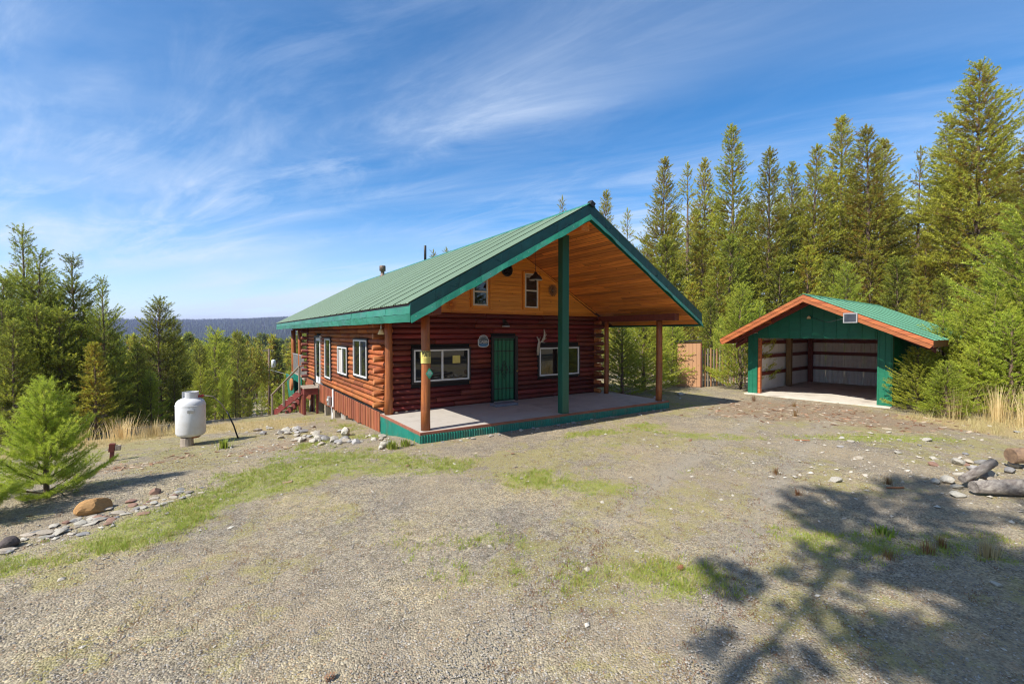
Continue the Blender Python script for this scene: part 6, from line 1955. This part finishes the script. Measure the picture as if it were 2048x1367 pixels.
# weathered logs at the right edge
def drift(name, pts, rad, label, m_=SILVERLOG, seg=14):
    o = None
    V, F = tube_geo(pts, rad, seg)
    V = [v + Vector((0, 0, 0)) + Vector((rnd.uniform(-1, 1), rnd.uniform(-1, 1), rnd.uniform(-1, 1))) * (rad[0] * .05) for v in V]
    o = mk(name, V, F, m_, None, True)
    for p in o.data.polygons[-2:]: p.use_smooth = False
    return tag(o, label, 'log')
drift('weathered_log', [(9.45, 1.72, -.10), (9.9, 1.40, -.10), (10.5, .98, -.10), (11.2, .5, -.12)], [.085, .115, .12, .12], 'big silver grey split log lying at the right edge of the yard')
drift('weathered_log', [(9.75, 1.90, -.09), (10.4, 1.82, -.04), (11.0, 1.78, .0)], [.055, .07, .07], 'smaller dark grey log resting above the big silver one')
drift('weathered_log', [(11.9, 1.70, .0), (12.4, 1.30, .02), (13.0, .9, .02)], [.13, .14, .14], 'thick brown log end with knot at the right edge above the other logs', mat('brown_log', (.30, .19, .11), (.12, .075, .05), (3, 14, 14), 6, .85, bump=.7))
for (x, y, l, a, lab) in ((8.75, 2.55, .26, -.6, 'short reddish stick lying at the tip of the tree shade'), (1.15, 2.62, .12, .1, 'pale wood splinter on the gravel near the bottom of the picture'), (11.0, 4.9, .30, -.9, 'dark red bark strip on the gravel before the garage'), (12.6, 4.4, .5, -.8, 'long thin bark strip near the right grass patch')):
    z_ = gh(x, y) + .012
    o = beam('stick', (x, y, z_), (x + l * math.cos(a), y + l * math.sin(a), z_ + .006), .035, .018, RUST if 'red' in lab else GREYW); tag(o, lab, 'stick')
for (x, y, lab) in ((.62, 3.30, 'dark pine cone on the open gravel at the lower left of the yard'), (2.28, 2.05, 'open brown pine cone on the gravel at the bottom centre'), (3.95, 2.85, 'small pine cone on the weedy gravel right of the centre')):
    V, F = [], []
    for k in range(34):
        t_ = k / 34; a = k * 2.4; q = math.sin(PI * (t_ * .85 + .1)) * .024
        c_ = Vector((x + t_ * .07, y + math.cos(a) * q * .6, gh(x, y) + .024 + math.sin(a) * q * .6))
        d_ = Vector((.3, math.cos(a), math.sin(a))).normalized()
        w_ = d_.cross(Vector((1, 0, 0))).normalized() * .008
        k0 = len(V); V += [c_ - w_, c_ + w_, c_ + d_ * .018 + w_ * .6, c_ + d_ * .018 - w_ * .6]; F.append([k0, k0 + 1, k0 + 2, k0 + 3])
    o = mk('pine_cone', V, F, mat('cone_brown', (.30, .13, .06), (.16, .07, .035), (30, 30, 30), 3, .8)); tag(o, lab, 'pine cone')

# ------------------------------------------------------------------ air
hz = bpy.data.materials.new('haze_air'); hz.use_nodes = True
nt = hz.node_tree; nt.nodes.clear()
ou = nt.nodes.new('ShaderNodeOutputMaterial'); pv = nt.nodes.new('ShaderNodeVolumePrincipled')
pv.inputs['Color'].default_value = (.58, .62, .98, 1); pv.inputs['Density'].default_value = .00021; pv.inputs['Anisotropy'].default_value = .2
nt.links.new(pv.outputs[0], ou.inputs['Volume'])
hb = mk('haze', [(x, y, z_) for x in (-7600, 7600) for y in (-7600, 7600) for z_ in (-90, 118)], [[0, 1, 3, 2], [4, 6, 7, 5], [0, 4, 5, 1], [2, 3, 7, 6], [0, 2, 6, 4], [1, 5, 7, 3]], hz)
hb['kind'] = 'stuff'; hb['label'] = 'thin blue air over the far ridge'
